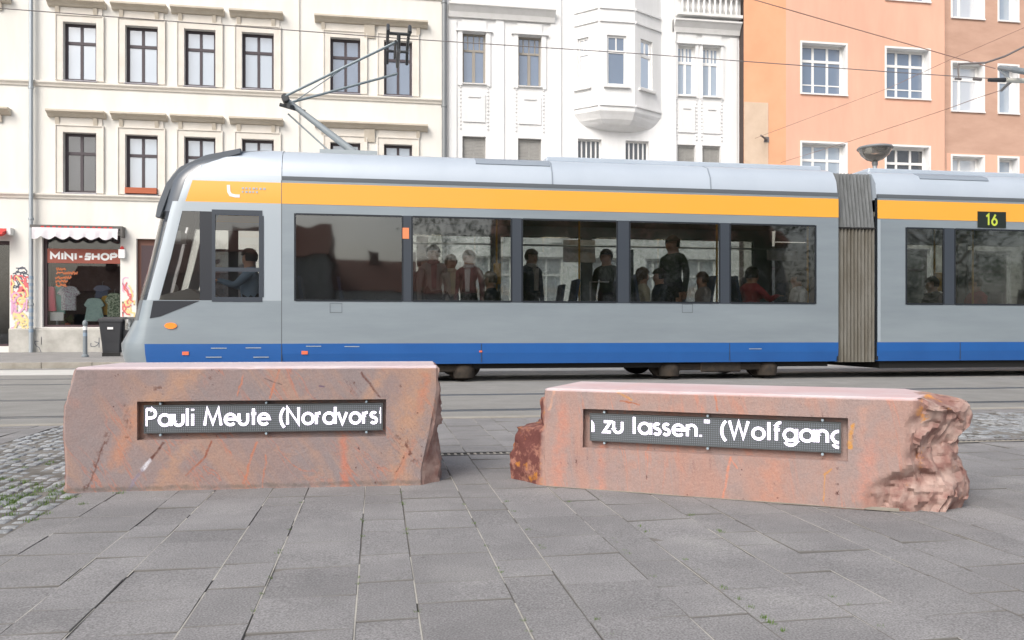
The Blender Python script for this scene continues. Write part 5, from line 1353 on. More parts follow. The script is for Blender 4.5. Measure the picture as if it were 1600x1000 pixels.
def body_section(X0, X1, holes_px, name, far_doors=(), skirt_gap=()):
    hs_ = [(T(a), T(b), Z['sill'], Z['head']) for a, b in holes_px]
    mb = MB()
    for Y, rv in ((YT, 0.05), (YF, -0.05)): wall_mesh(mb, X0, X1, Z['blue'], Z['gut'], Y, hs_, rv)
    mb.box(X0, X1, YT + 0.045, YF - 0.045, 0.36, 0.50, 2)
    # inner lining: ceiling
    mb.box(X0, X1, YT + 0.06, YF - 0.06, 2.72, 2.80, 3)
    b = mb.build(name, ['tram_grey', 'tram_blue', 'tram_floor', 'tram_ceiling'], tram)
    # blue skirt as a slightly curved plate both sides
    sk = MB()
    for Y, sgn in ((YT, 1), (YF, -1)):
        pts = [(Y, Z['blue']), (Y + sgn * 0.003, 0.45), (Y + sgn * 0.03, Z['bot']), (Y + sgn * 0.06, Z['bot']), (Y + sgn * 0.05, Z['blue'])]
        sk.prism([(y - sgn * 0.004, z) for y, z in pts], 'x', X0, X1)
    sk.build('skirt', 'tram_blue', tram)
    st_ = MB()
    for Y, sgn in ((YT, -1), (YF, 1)): st_.box(X0, X1, min(Y + sgn * 0.004, Y + sgn * 0.001), max(Y + sgn * 0.004, Y + sgn * 0.001), Z['yb'], Z['yt'])
    st_.build('yellow_stripe', 'tram_yellow', tram)
    gt = MB()
    for Y, sgn in ((YT, 1), (YF, -1)): gt.box(X0, X1, min(Y - sgn * 0.006, Y + sgn * 0.03), max(Y - sgn * 0.006, Y + sgn * 0.03), Z['gut'] - 0.03, Z['gut'] + 0.028)
    gt.build('gutter', 'seam_dark', tram)
    rf = MB(); prof = [(YT + a, z) for a, z in roofp] + [(YF - a, z) for a, z in reversed(roofp[:-1])]
    prof = prof + [(YF - 0.03, 3.0), (YT + 0.03, 3.0)]
    rf.prism(prof, 'x', X0, X1)
    rf.build('roof', 'tram_roof', tram, smooth=True, sharp=50)
    return hs_

XA = T(440); XB = T(1310)          # body of the first car behind the cab seam
panes1 = [(460, 630), (643, 800), (815, 965), (983, 1125), (1140, 1275)]
h1 = body_section(XA + 0.004, XB, panes1, 'body')
XC = T(1371); XD = 21.0
panes2 = [(1415, 1475), (1491, 1640), (1656, 1800), (1820, 1985)]
h2 = body_section(XC, XD, panes2, 'body')

def glass_band(hs_, X0, X1):
    """black window band with separate tinted panes on both sides"""
    for Y, sgn in ((YT, -1), (YF, 1)):
        o0, o1 = sorted((Y + sgn * 0.002, Y + sgn * 0.008))
        for i, h in enumerate(hs_):
            mb = MB(); mb.box(h[0] + 0.01, h[1] - 0.01, *sorted((Y + sgn * 0.0, Y - sgn * 0.006)), h[2] + 0.01, h[3] - 0.01)
            w = MB(); t = 0.022
            w.box(h[0] - t * 0.2, h[0] + t, o0, o1, h[2], h[3]); w.box(h[1] - t, h[1] + t * .2, o0, o1, h[2], h[3]); w.box(h[0] + t, h[1] - t, o0, o1, h[2] - 0.005, h[2] + t); w.box(h[0] + t, h[1] - t, o0, o1, h[3] - t, h[3] + 0.005)
            ww = w.build('window', 'tram_black', tram); mb.build('pane', 'tram_glass', ww)
        for i in range(len(hs_) - 1):
            mb = MB(); mb.box(hs_[i][1] + 0.005, hs_[i + 1][0] - 0.005, *sorted((Y + sgn * 0.001, Y + sgn * 0.006)), Z['sill'] - 0.004, Z['head'] + 0.004); mb.build('window_pillar', 'tram_pillar', tram)
glass_band(h1, XA, XB); glass_band(h2, XC, XD)

# --- cab: lofted nose
lev = [  # z, corner X at the side, centre X, inset of side
    (0.285, -3.29, -3.80, 0.02), (0.45, -3.31, -3.86, 0.0), (0.60, -3.32, -3.87, 0.0), (0.66, -3.31, -3.83, 0.0), (0.94, -3.27, -3.66, 0.0), (1.236, -3.22, -3.58, 0.0),
    (1.85, -3.06, -3.42, 0.0), (2.535, -2.90, -3.27, 0.0), (2.675, -2.86, -3.24, 0.0), (2.985, -2.76, -3.20, 0.0), (3.09, -2.70, -3.17, 0.03), (3.22, -2.55, -3.10, 0.05), (3.36, -2.22, -2.92, 0.10), (3.47, -1.90, -2.60, 0.20), (3.54, -1.62, -2.10, 0.40), (3.572, -1.45, -1.55, 0.9)]
XK = [T(440) - 0.004, T(410), T(331), T(312)]
NARC = 9
def ring(l):
    z, xc, xn, ins = l; pts = []
    for x in XK: pts.append((max(x, min(XK[0], xc)) if z > 3.1 else x, YT + ins, z))
    pts.append((xc + 0.10 if z <= 3.1 else xc + 0.02, YT + ins, z))
    H = WT / 2 - ins
    for k in range(NARC + 1):
        t = pi / 2 * k / NARC
        cx = xc + (xn - xc) * (sin(t) ** 0.9); cy = YT + ins + H * (1 - cos(t)) if k else YT + ins
        pts.append((cx, YT + ins + H * (1 - cos(t) ** 1.0), z))
    return pts
rg = [ring(l) for l in lev]; NP = len(rg[0])
full = []
for r_ in rg:
    mir = [(x, 2 * YM - y, z) for x, y, z in reversed(r_[:-1])]; full.append(r_ + mir)
NF = len(full[0]); vs = [p for r_ in full for p in r_]
groups = {'grey': [], 'light': [], 'yellow': [], 'roof': [], 'blue': [], 'mask': [], 'side': [], 'shield': []}
for i in range(len(full) - 1):
    za, zb_ = lev[i][0], lev[i + 1][0]; zm = (za + zb_) / 2
    for j in range(NF - 1):
        jj = j if j < NP - 1 else NF - 2 - j       # mirrored column
        f = (i * NF + j, i * NF + j + 1, (i + 1) * NF + j + 1, (i + 1) * NF + j)
        if Z['sill'] < zm < Z['head'] and jj in (1, 3): continue        # side window openings (door window, quarter light)
        if zm < 0.6: k = 'blue' if jj <= 4 else 'grey'
        elif zm < Z['sill']: k = 'grey' if jj < 7 or zm < 0.9 else 'mask'
        elif zm < Z['head']: k = 'side' if jj in (1, 2, 3) else ('light' if jj in (0, 4, 5) else 'shield')
        elif zm < Z['yb']: k = 'light' if jj <= 5 else 'mask'
        elif zm < Z['yt']: k = 'yellow' if jj <= 3 else ('light' if jj <= 4 else 'mask')
        elif zm < 3.1: k = 'light' if jj <= 4 else 'mask'
        else: k = 'roof' if jj <= 4 else 'mask'
        groups[k].append(f)
keys = list(groups); mmap = {'grey': 'tram_grey', 'light': 'tram_light_grey', 'yellow': 'tram_yellow', 'roof': 'tram_roof', 'blue': 'tram_blue', 'mask': 'tram_mask', 'side': 'cab_surround', 'shield': 'tram_black'}
mb = MB(); mb.v = vs
for ki, k in enumerate(keys):
    if k == 'shield': continue
    for f in groups[k]: mb.f.append(f); mb.m.append(ki)
top = [(len(full) - 1) * NF + j for j in range(NF)]; mb.f.append(tuple(top)); mb.m.append(keys.index('roof'))
cabo = mb.build('cab', [mmap[k] for k in keys], tram, smooth=True, sharp=35)
mb = MB(); mb.v = vs; mb.f = list(groups['shield']); mb.m = [0] * len(mb.f); 
mb.build('windscreen', 'tram_glass', tram, smooth=True)
# cab side panes
def strip_pane(c0, c1, name):
    rows = [k for k, l in enumerate(lev) if Z['sill'] - 1e-3 <= l[0] <= Z['head'] + 1e-3]
    for side in (0, 1):
        mb = MB(); vs_ = []
        for k in rows:
            for c in (c0, c1):
                x, y, z = rg[k][c]; vs_.append((x, y + 0.012 if side == 0 else 2 * YM - y - 0.012, z))
        mb.add(vs_, [(2 * i, 2 * i + 1, 2 * i + 3, 2 * i + 2) for i in range(len(rows) - 1)])
        mb.build(name, 'tram_glass', tram)
strip_pane(1, 2, 'door_window'); strip_pane(3, 4, 'quarter_light')
# frame lines of the driver's side window
mb = MB(); xa, xb = T(331), T(410); t = 0.05
for a, b, c, d in ((xa, xb, Z['head'] - t, Z['head'] + 0.03), (xa, xb, Z['sill'] - 0.02, Z['sill'] + t), (xa, xa + t, Z['sill'] + t, Z['head'] - t), (xb - t, xb + 0.02, Z['sill'] + t, Z['head'] - t), (xa + t, xb - t, 1.66, 1.72)):
    mb.box(a, b, YT - 0.007, YT - 0.001, c, d)
mb.build('side_window_frame', 'tram_pillar', tram)
# dark wedge below the quarter light
mb = MB(); mb.prism([(T(311), 1.225), (-3.20, 1.225), (-3.245, 0.97), (-3.10, 1.0)], 'y', YT - 0.006, YT - 0.001); mb.build('dark_wedge', 'cab_surround', tram)
# A-pillar flare and the drooping roof fairing at the front
mb = MB(); 
fair = [(-2.0, 3.50), (-2.5, 3.38), (-2.85, 3.2), (-3.05, 2.95), (-3.17, 2.62), (-3.20, 2.45), (-3.13, 2.44), (-2.99, 2.85), (-2.80, 3.06), (-2.45, 3.26), (-2.0, 3.42)]
mb.prism(fair, 'y', YT + 0.10, YT + 0.22); mb.build('roof_fairing', 'tram_mask', tram, bevel=0.01)
mb = MB(); mb.prism(fair, 'y', YF - 0.22, YF - 0.10); mb.build('roof_fairing', 'tram_mask', tram, bevel=0.01)
# front bumper, lights, coupler cover
for sgn in (-1, 1):
    mb = MB(); yy = YM + sgn * 0.68; mb.lathe([(0.09, 0.80), (0.10, 0.84), (0.10, 0.92), (0.09, 0.96)], -3.66, yy, 14, sx=0.5); mb.build('headlight', 'lamp_glass', tram, smooth=True)
# dashboard / driver seat inside the cab
mb = MB(); mb.prism([(-3.25, 1.0), (-3.25, 1.28), (-2.75, 1.42), (-2.55, 1.30), (-2.6, 0.8), (-3.2, 0.8)], 'y', YT + 0.2, YF - 0.2); mb.build('dashboard', 'tram_interior', tram)
mb = MB(); mb.box(-3.05, -2.85, YT + 0.12, YT + 0.5, 2.1, 2.26); mb.build('sun_visor', 'sign_white', tram)
mb = MB(); mb.box(XK[0] - 0.02, XK[0] + 0.03, YT + 0.05, YF - 0.05, 0.5, 2.72); mb.build('cab_partition', 'tram_floor', tram)
# seam, indicators, reflectors, hatches
mb = MB(); mb.box(XA - 0.006, XA + 0.006, YT - 0.0015, YT + 0.001, 0.30, 3.02); mb.build('panel_seam', 'seam_dark', tram)
mb = MB(); n = 14; xi, zi = T(267), FZ(267, 509, YT)
mb.add([(xi + 0.085 * cos(2 * pi * k / n), yy, zi + 0.045 * sin(2 * pi * k / n)) for yy in (YT - 0.001, YT - 0.02) for k in range(n)], [(k, (k + 1) % n, n + (k + 1) % n, n + k) for k in range(n)] + [tuple(range(n, 2 * n))]); mb.build('indicator', 'signal_orange', tram)
for px, py in ((290, 552), (476, 551), (751, 549)):
    xx, zz = T(px), FZ(px, py, YT); s_ = 0.045 if px < 700 else 0.022
    mb = MB(); mb.box(xx - s_, xx + s_, YT - 0.012, YT - 0.004, zz - s_ * 0.55, zz + s_ * 0.55); mb.build('reflector', 'reflector_red', tram)
for px, py in ((342, 544), (396, 543.5), (334, 558), (408, 558), (490, 541), (550, 541.5), (1180, 545)):
    xx, zz = T(px), FZ(px, py, YT); mb = MB(); mb.box(xx - 0.11, xx + 0.11, YT - 0.007, YT - 0.0045, zz - 0.006, zz + 0.006); mb.build('skirt_latch', 'zinc', tram)
for px in (440, 752, 1140, 1500):
    xx = T(px); mb = MB(); mb.box(xx - 0.005, xx + 0.005, YT - 0.006, YT - 0.0035, 0.31, 0.595); mb.build('skirt_seam', 'tram_pillar', tram)
for px in (525, 1074):
    xx, zz = T(px), FZ(px, 488, YT); mb = MB()
    for a, b, c, d in ((-.09, .09, -.006, 0), (-.09, -.084, 0, .13), (.084, .09, 0, .13), (-.09, .09, .13, .136)): mb.box(xx + a, xx + b, YT - 0.004, YT - 0.001, zz + c, zz + d)
    mb.build('service_hatch', 'seam_dark', tram)
mb = MB(); mb.box(T(629.0), T(639), YT - 0.011, YT - 0.0075, FZ(633, 373, YT), FZ(633, 356, YT)); mb.build('door_sticker', 'sticker_orange', tram)
# white mark and faint lettering on the stripe near the cab
mb = MB()
x0, z0 = T(357), FZ(360, 306, YT); 
ribbon(mb, [(x0, z0 + 0.16), (x0 + 0.005, z0 + 0.06), (x0 + 0.03, z0 + 0.015), (x0 + 0.10, z0 + 0.0), (x0 + 0.16, z0)], 0.045, lambda x, y, l: (x, YT - 0.006 - l, y), 0)
mb.build('stripe_emblem', 'sign_white', tram)
mb = MB(); rr = random.Random(9)
for zz, xe in ((FZ(390, 294.5, YT), 412), (FZ(390, 300, YT), 405)):
    xx = T(378); k = 0
    while xx < T(xe): mb.box(xx, xx + rr.uniform(0.02, 0.04), YT - 0.006, YT - 0.0045, zz - 0.014, zz + 0.014); xx += 0.05
mb.build('stripe_lettering', 'tram_light_grey', tram)
# white edge strip on the second car
mb = MB(); mb.box(XC + 0.002, XC + 0.055, YT - 0.004, YT - 0.001, 0.61, 2.66); mb.build('edge_strip', 'tram_light_grey', tram)
# line number display
mb = MB(); dx0, dx1, dz0, dz1 = T(1527), T(1571), FZ(1550, 356, YT), FZ(1550, 331, YT); mb.box(dx0, dx1, YT - 0.014, YT - 0.004, dz0, dz1); ds = mb.build('line_display', 'display_black', tram)
mb = MB(); text_strokes(mb, '16', T(1540), dz0 + 0.045, dz1 - dz0 - 0.09, 0.034, lambda x, y, l: (x, YT - 0.0155 - l, y), gap=0.22, xs=0.95); mb.build('line_number', 'display_yellow', ds)
# roof equipment fairings
def roof_patch(pxa, pxb, z0, z1, nm):
    a = T(pxa); b = T(pxb); mb = MB()
    mb.prism([(YT + 0.118, 3.395), (YT + 0.158, 3.452), (YT + 0.30, 3.512), (YT + 0.30, 3.49), (YT + 0.17, 3.43), (YT + 0.13, 3.38)], 'x', a, b); mb.build(nm, 'tram_roof_dark', tram)
roof_patch(745, 862, 3.42, 3.50, 'roof_vent'); roof_patch(1445, 1553, 3.38, 3.46, 'roof_vent')
for px in (864, 1112):
    mb = MB(); mb.prism([(YT + a - 0.006, z) for a, z in roofp[:4]] + [(YT + a + 0.01, z - 0.012) for a, z in reversed(roofp[:4])], 'x', T(px) - 0.012, T(px) + 0.012); mb.build('roof_seam', 'tram_roof_dark', tram)
mb = MB(); mb.box(T(864), T(1309), YT + 0.5, YF - 0.5, 3.54, 3.63); mb.box(T(1385), 19.0, YT + 0.5, YF - 0.5, 3.54, 3.63); mb.build('roof_equipment', 'tram_roof', tram, bevel=0.02)

# bellows between the cars
mb = MB(); xa, xb = XB + 0.005, XC - 0.005; nr = 11; pr = []
for i in range(nr * 2 + 1):
    x = xa + (xb - xa) * i / (nr * 2); pr.append((x, 0.03 if i % 2 else 0.115))
for (z0_, z1_, mi) in ((0.27, 2.50, 0), (2.52, 3.45, 1)):
    for Y, sgn in ((YT, 1), (YF, -1)):
        vs_ = []
        for x, d in pr:
            tp = 0.14 if mi else 0.0
            vs_ += [(x, Y + sgn * d, z0_), (x, Y + sgn * (d + tp), z1_)]
        mb.add(vs_, [(2 * i, 2 * i + 2, 2 * i + 3, 2 * i + 1) for i in range(len(pr) - 1)], mi)
vs_ = []
for x, d in pr: vs_ += [(x, YT + d + 0.14, 3.45), (x, YF - d - 0.14, 3.45)]
mb.add(vs_, [(2 * i, 2 * i + 2, 2 * i + 3, 2 * i + 1) for i in range(len(pr) - 1)], 1)
mb.build('bellows', ['bellows_rubber', 'bellows_top'], tram)
mb = MB(); mb.box(xa, xb, YT + 0.03, YT + 0.14, 2.497, 2.523); mb.build('bellows_band', 'under_black', tram)
mb = MB(); mb.box(xa, xb, YT + 0.15, YF - 0.15, 0.36, 0.5); mb.box(xa, xb, YT + 0.15, YF - 0.15, 2.6, 2.7); mb.build('gangway', 'tram_floor', tram)
mb = MB(); mb.box(XB - 0.02, XB + 0.01, YT + 0.012, YT + 0.06, 0.3, 3.02); mb.box(XC - 0.01, XC + 0.02, YT + 0.012, YT + 0.06, 0.3, 3.02); mb.build('end_frame', 'tram_black', tram)
mb = MB(); mb.box(XD - 0.03, XD, YT + 0.01, YF - 0.01, 0.3, 3.4); mb.build('end_wall', 'tram_grey', tram)
# underframe and bogies
mb = MB(); mb.box(XA - 1.0, XB - 0.1, YT + 0.16, YF - 0.16, 0.20, 0.36); mb.box(XC + 0.1, XD, YT + 0.10, YF - 0.10, 0.16, 0.36); mb.build('underframe', 'under_black', tram)
def bogie(xc):
    m1 = MB(); m1.box(xc - 0.95, xc + 0.95, YT + 0.14, YT + 0.22, 0.15, 0.27); m1.box(xc - 0.35, xc + 0.35, YT + 0.10, YT + 0.139, 0.12, 0.30)
    m1.box(xc - 0.95, xc + 0.95, YF - 0.22, YF - 0.14, 0.15, 0.27); m1.box(xc - 0.2, xc + 0.2, YT + 0.221, YF - 0.221, 0.16, 0.26)
    b = m1.build('bogie', 'bogie_brown', tram, bevel=0.02)
    for dx in (-0.85, 0.85):
        for yy in (12.80, 14.28):
            m2 = MB(); n = 24
            m2.add([(xc + dx + 0.30 * cos(2 * pi * k / n), y, 0.305 + 0.30 * sin(2 * pi * k / n)) for y in (yy, yy + 0.12) for k in range(n)], [(k, (k + 1) % n, n + (k + 1) % n, n + k) for k in range(n)] + [tuple(range(n)), tuple(range(2 * n - 1, n - 1, -1))])
            m2.build('wheel', 'bogie_brown', b)
        m3 = MB(); m3.lathe([(0.16, 0.06), (0.17, 0.14), (0.17, 0.22), (0.12, 0.28)], xc + dx, YT + 0.22, 14); m3.build('axle_box', 'bogie_brown', b, smooth=True)
bogie((T(1050) + T(1210)) / 2); bogie(T(640) ); bogie(15.5)

# interior: seats, poles, ceiling lamps, posters
def seat(x, y, face, zb_=0.5):
    m1 = MB(); m1.box(x - 0.21, x + 0.21, y - 0.22, y + 0.22, zb_ + 0.38, zb_ + 0.45); s_ = m1.build('seat', 'tram_seat', tram, bevel=0.02)
    bx_ = x - face * 0.24
    m2 = MB(); vs_ = []
    for t, z in ((0.05, zb_ + 0.46), (0.0, zb_ + 0.75), (-0.06, zb_ + 1.12)):
        xx = bx_ + face * t; vs_ += [(xx - 0.025, y - 0.21, z), (xx + 0.025, y - 0.21, z), (xx + 0.025, y + 0.21, z), (xx - 0.025, y + 0.21, z)]
    m2.add(vs_, [(0, 1, 5, 4), (1, 2, 6, 5), (2, 3, 7, 6), (3, 0, 4, 7), (4, 5, 9, 8), (5, 6, 10, 9), (6, 7, 11, 10), (7, 4, 8, 11), (8, 9, 10, 11), (0, 3, 2, 1)]); m2.build('backrest', 'tram_seat', s_)
    m3 = MB(); m3.box(x - 0.08, x + 0.08, y - 0.08, y + 0.08, zb_ + 0.001, zb_ + 0.379); m3.build('seat_leg', 'seat_shell', s_)
YS1, YS2 = YT + 0.42, YF - 0.42
TX = lambda px: FX(px, YT + 0.5)
seats = [(TX(1010), 1), (TX(1080), -1), (TX(1165), 1), (TX(1252), -1), (TX(560), 1), (TX(500), 1), (TX(870), -1)]
for sx, fc in seats:
    seat(sx, YS1, fc, 0.58 if sx > 3.5 else 0.5); seat(sx + 0.1, YS2, fc, 0.58 if sx > 3.5 else 0.5)
for k in range(6): seat(12.5 + k * 0.9, YS1, -1); seat(12.5 + k * 0.9, YS2, -1)
mb = MB(); mb.box(3.6, XB - 0.05, YT + 0.1, YF - 0.1, 0.501, 0.58); mb.build('floor_podium', 'tram_floor', tram)
for px, yy in ((776, 0.75), (806, 1.5), (905, 0.8), (1120, 0.8), (1262, 0.35), (1460, 0.8), (1520, 0.8), (545, 1.3)):
    x = FX(px, YT + yy); mb = MB(); mb.tube([(x, YT + yy, 0.58), (x, YT + yy, 2.72)], 0.018, 8); mb.build('grab_pole', 'pole_yellow', tram, smooth=True)
for px, yy, z in ((776, 0.75, 1.55), (1462, 0.8, 1.5)): 
    x = FX(px, YT + yy); mb = MB(); mb.box(x - 0.06, x + 0.06, YT + yy - 0.10, YT + yy - 0.03, z, z + 0.34); mb.build('ticket_validator', 'pole_yellow', tram, bevel=0.01)
mb = MB(); mb.tube([(TX(810), YM, 2.25), (TX(1270), YM, 2.25)], 0.016, 8); mb.tube([(TX(470), YM, 2.25), (TX(790), YM, 2.25)], 0.016, 8); mb.build('grab_rail', 'zinc', tram)
mb = MB(); mb.tube([(TX(820), YT + 0.9, 1.21), (TX(925), YT + 0.9, 1.21)], 0.016, 8); mb.tube([(TX(932), YT + 0.9, 0.5), (TX(932), YT + 0.9, 1.62), (TX(962), YT + 0.9, 1.62)], 0.016, 8); mb.build('wheelchair_rail', 'notice_white', tram)
for k, x in enumerate([TX(687), TX(935), TX(1042), TX(1148), TX(560), 12.5, 15.0]):
    mb = MB(); mb.box(x - 0.30, x + 0.30, YM - 0.35, YM - 0.28, 2.70, 2.719); mb.build('ceiling_lamp', 'lamp_warm', tram)
for px, py0, py1, wpx_ in ((905, 375, 410, 50), (1222, 391, 407, 46), (660, 369, 410, 18)):
    Yp = YT + 1.2; x0, x1 = FX(px - wpx_ / 2, Yp), FX(px + wpx_ / 2, Yp); mb = MB(); mb.box(x0, x1, Yp, Yp + 0.02, FZ(px, py1, Yp), FZ(px, py0, Yp)); mb.build('notice', 'notice_white', tram)
mb = MB(); mb.box(-1.30, 0.50, YT + 1.0, YF - 0.08, 0.501, 2.70); mb.build('reflection_backing', 'cab_surround', tram)  # added dark block, so reflections stand out in the first window
# transverse partitions (dark glass screens by the doors)
for px in (806, 975):
    x = FX(px, YT + 0.6); mb = MB(); mb.box(x - 0.02, x + 0.02, YT + 0.15, YT + 0.85, 0.6, 2.1); mb.build('door_screen', 'tram_pillar', tram)

# --- pantograph (part of the tram)
YPn = YM
def PP(px, py, Y=YPn): return (FX(px, Y), Y, FZ(px, py, Y))
base_x = FX(556, YPn); knee = Vector(PP(447, 156)); head = Vector(PP(622, 92)); foot = Vector((base_x, YPn, 3.70))
pg = MB()
pg.tube([foot, knee], 0.064, 12, r1=0.042)
pan = pg.build('pantograph', 'pantograph_grey', tram, smooth=True)
mb = MB(); mb.box(base_x - 0.55, base_x + 0.35, YPn - 0.45, YPn + 0.45, 3.60, 3.66)
for sx in (-0.45, 0.25):
    for sy in (-0.38, 0.38): mb.lathe([(0.05, 3.57), (0.07, 3.585), (0.05, 3.599)], base_x + sx, YPn + sy, 10)
mb.build('base_frame', 'pantograph_grey', pan)
mb = MB(); mb.tube([knee + Vector((0, -0.16, 0)), knee + Vector((0, 0.16, 0))], 0.06, 12); mb.tube([knee + Vector((0.05, -0.15, -0.14)), knee + Vector((0.20, 0.15, -0.10))], 0.035, 8)
mb.tube([knee + Vector((-0.10, 0, -0.08)), knee + Vector((0.3, 0, -0.18))], 0.03, 8); mb.build('knee_joint', 'pantograph_dark', pan, smooth=True)
mb = MB(); mb.tube([knee + Vector((0, -0.14, 0.02)), head + Vector((0.0, -0.40, 0.16))], 0.021, 8); mb.tube([knee + Vector((0, 0.14, -0.02)), head + Vector((0.0, 0.40, -0.12))], 0.021, 8)
mb.tube([knee + Vector((0.15, 0.14, 0.04)), head + Vector((-0.9, 0.32, -0.1)), head + Vector((-0.1, -0.36, 0.1))], 0.009, 6)
mb.build('upper_arm', 'pantograph_arm', pan, smooth=True)
mb = MB(); mb.tube([foot + Vector((-0.35, 0.12, -0.02)), knee + Vector((0.02, 0.10, -0.20))], 0.014, 8); mb.build('control_rod', 'pantograph_grey', pan)
hz = 5.66; hx_ = head.x
mb = MB()
for dx in (-0.17, 0.17):
    mb.tube([(hx_ + dx, YPn - 0.78, hz - 0.20), (hx_ + dx, YPn - 0.62, hz - 0.05), (hx_ + dx, YPn - 0.5, hz), (hx_ + dx, YPn + 0.5, hz), (hx_ + dx, YPn + 0.62, hz - 0.05), (hx_ + dx, YPn + 0.78, hz - 0.20)], 0.026, 8)
mb.build('contact_strip', 'pantograph_dark', pan, smooth=True)
mb = MB()
for sy in (-0.42, 0.42):
    mb.tube([(hx_ - 0.19, YPn + sy, hz - 0.10), (hx_ + 0.19, YPn + sy, hz - 0.10)], 0.025, 8); mb.tube([(hx_, YPn + sy, hz - 0.10), (hx_, YPn + sy * 0.85, hz - 0.36)], 0.030, 8)
mb.tube([(hx_, YPn - 0.42, hz - 0.36), (hx_, YPn + 0.42, hz - 0.36)], 0.030, 8); mb.tube([(hx_ - 0.05, YPn - 0.42, hz - 0.22), (hx_ - 0.05, YPn + 0.42, hz - 0.22)], 0.020, 8)
mb.build('head_frame', 'pantograph_dark', pan, smooth=True)

# ------------------------------------------------------------------ people in the tram
def person(name_label, x, y, zb_, face, pose, top, legs, hair, H=1.72, lean=0.0, arms='rest', group='passengers seen through the tram windows', long_hair=False, scarf=None):
    k = H / 1.72; pts = []; rad = []; edges = []; tagl = []
    def v(p, r_, t, par=None):
        pts.append(Vector(p) * k); rad.append(r_ * k); tagl.append(t)
        if par is not None: edges.append((par, len(pts) - 1))
        return len(pts) - 1
    sit = pose == 'sit'; hp = 0.50 if sit else 0.93
    pel = v((0, 0, hp), 0.135, 'leg')
    sp1 = v((0.01 + lean * .2, 0, hp + 0.18), 0.125, 'top', pel); sp2 = v((0.0 + lean * .6, 0, hp + 0.36), 0.14, 'top', sp1); ch = v((lean, 0, hp + 0.47), 0.115, 'top', sp2)
    nk = v((lean + 0.01, 0, hp + 0.56), 0.075, 'skin', ch); h0 = v((lean + 0.03, 0, hp + 0.64), 0.10, 'skin', nk); h1_ = v((lean + 0.03, 0, hp + 0.72), 0.118, 'skin', h0); h2_ = v((lean + 0.015, 0, hp + 0.79), 0.088, 'skin', h1_)
    v((lean + 0.125, 0, hp + 0.685), 0.014, 'skin', h1_)     # nose
    for s_ in (-1, 1): v((lean + 0.01, s_ * 0.098, hp + 0.69), 0.018, 'skin', h1_)
    for s_ in (-1, 1):
        sh = v((lean - 0.01, s_ * 0.19, hp + 0.47), 0.078, 'top', ch)
        if arms == 'reach': el = v((lean + 0.20, s_ * 0.25, hp + 0.26), 0.060, 'top', sh); wr = v((lean + 0.42, s_ * 0.18, hp + 0.34), 0.042, 'top', el); d = Vector((1, 0, 0.1))
        elif arms == 'up' and s_ > 0: el = v((lean + 0.12, s_ * 0.27, hp + 0.62), 0.060, 'top', sh); wr = v((lean + 0.14, s_ * 0.22, hp + 0.86), 0.042, 'top', el); d = Vector((0, 0, 1))
        elif sit: el = v((lean + 0.04, s_ * 0.24, hp + 0.20), 0.060, 'top', sh); wr = v((lean + 0.27, s_ * 0.13, hp + 0.14), 0.042, 'top', el); d = Vector((1, -s_ * 0.3, -0.2))
        else: el = v((lean - 0.02, s_ * 0.24, hp + 0.20), 0.060, 'top', sh); wr = v((lean + 0.04, s_ * 0.24, hp - 0.05), 0.042, 'top', el); d = Vector((0.1, 0, -1))
        d.normalize(); wv = pts[wr] / k; side = Vector((0, 1, 0)); palm = v(wv + d * 0.07, 0.030, 'skin', wr)
        for q in range(4):
            off = side * (q - 1.5) * 0.019; b0 = v(wv + d * 0.10 + off, 0.0095, 'skin', palm); b1 = v(wv + d * (0.135 - 0.006 * abs(q - 1.5)) + off + Vector((0.008, 0, -0.006)), 0.009, 'skin', b0); v(wv + d * (0.160 - 0.008 * abs(q - 1.5)) + off + Vector((0.015, 0, -0.016)), 0.008, 'skin', b1)
        t0 = v(wv + d * 0.055 + side * (-s_) * 0.036, 0.010, 'skin', palm); v(wv + d * 0.095 + side * (-s_) * 0.050, 0.0085, 'skin', t0)
        hip = v((0, s_ * 0.095, hp - 0.04), 0.092, 'leg', pel)
        if sit: kn = v((0.42, s_ * 0.12, hp - 0.02), 0.064, 'leg', hip); an = v((0.42, s_ * 0.12, 0.09), 0.042, 'leg', kn)
        else: kn = v((0.02, s_ * 0.10, 0.50), 0.064, 'leg', hip); an = v((0.0, s_ * 0.10, 0.09), 0.042, 'leg', kn)
        v(pts[an] / k + Vector((0.17, 0, -0.045)), 0.038, 'shoe', an)
    me = bpy.data.meshes.new('person_skeleton'); me.from_pydata([tuple(p) for p in pts], edges, [])
    tmp = bpy.data.objects.new('person_skeleton', me); C.objects.link(tmp)
    md = tmp.modifiers.new('skin', 'SKIN'); md.use_smooth_shade = True
    sv = me.skin_vertices[0].data if me.skin_vertices else None
    if sv is None:
        bpy.context.view_layer.objects.active = tmp; sv = me.skin_vertices[0].data
    for i, r_ in enumerate(rad): sv[i].radius = (r_, r_ * (1.0 if tagl[i] != 'top' or i > 8 else 1.35)); sv[i].use_root = (i == 0)
    sub = tmp.modifiers.new('sub', 'SUBSURF'); sub.levels = 1; sub.render_levels = 1
    dg = bpy.context.evaluated_depsgraph_get(); dg.update()
    bm_ = bpy.data.meshes.new_from_object(tmp.evaluated_get(dg)); bpy.data.objects.remove(tmp); bpy.data.meshes.remove(me)
    bm_.name = 'person_body'
    for mn in ('skin', top, legs, 'shoe'): bm_.materials.append(M[mn])
    slot = {'skin': 0, 'top': 1, 'leg': 2, 'shoe': 3}
    for f in bm_.polygons:
        best = min(range(len(pts)), key=lambda i: (pts[i] - f.center).length - rad[i] * 0.8); f.material_index = slot[tagl[best]]; f.use_smooth = True
    root = bpy.data.objects.new('person', bm_); C.objects.link(root)
    root.location = (x, y, zb_); root.rotation_euler = (0, 0, face); tag(root, name_label, 'person', group)
    hc = Vector((lean + 0.02, 0, hp + 0.725)) * k
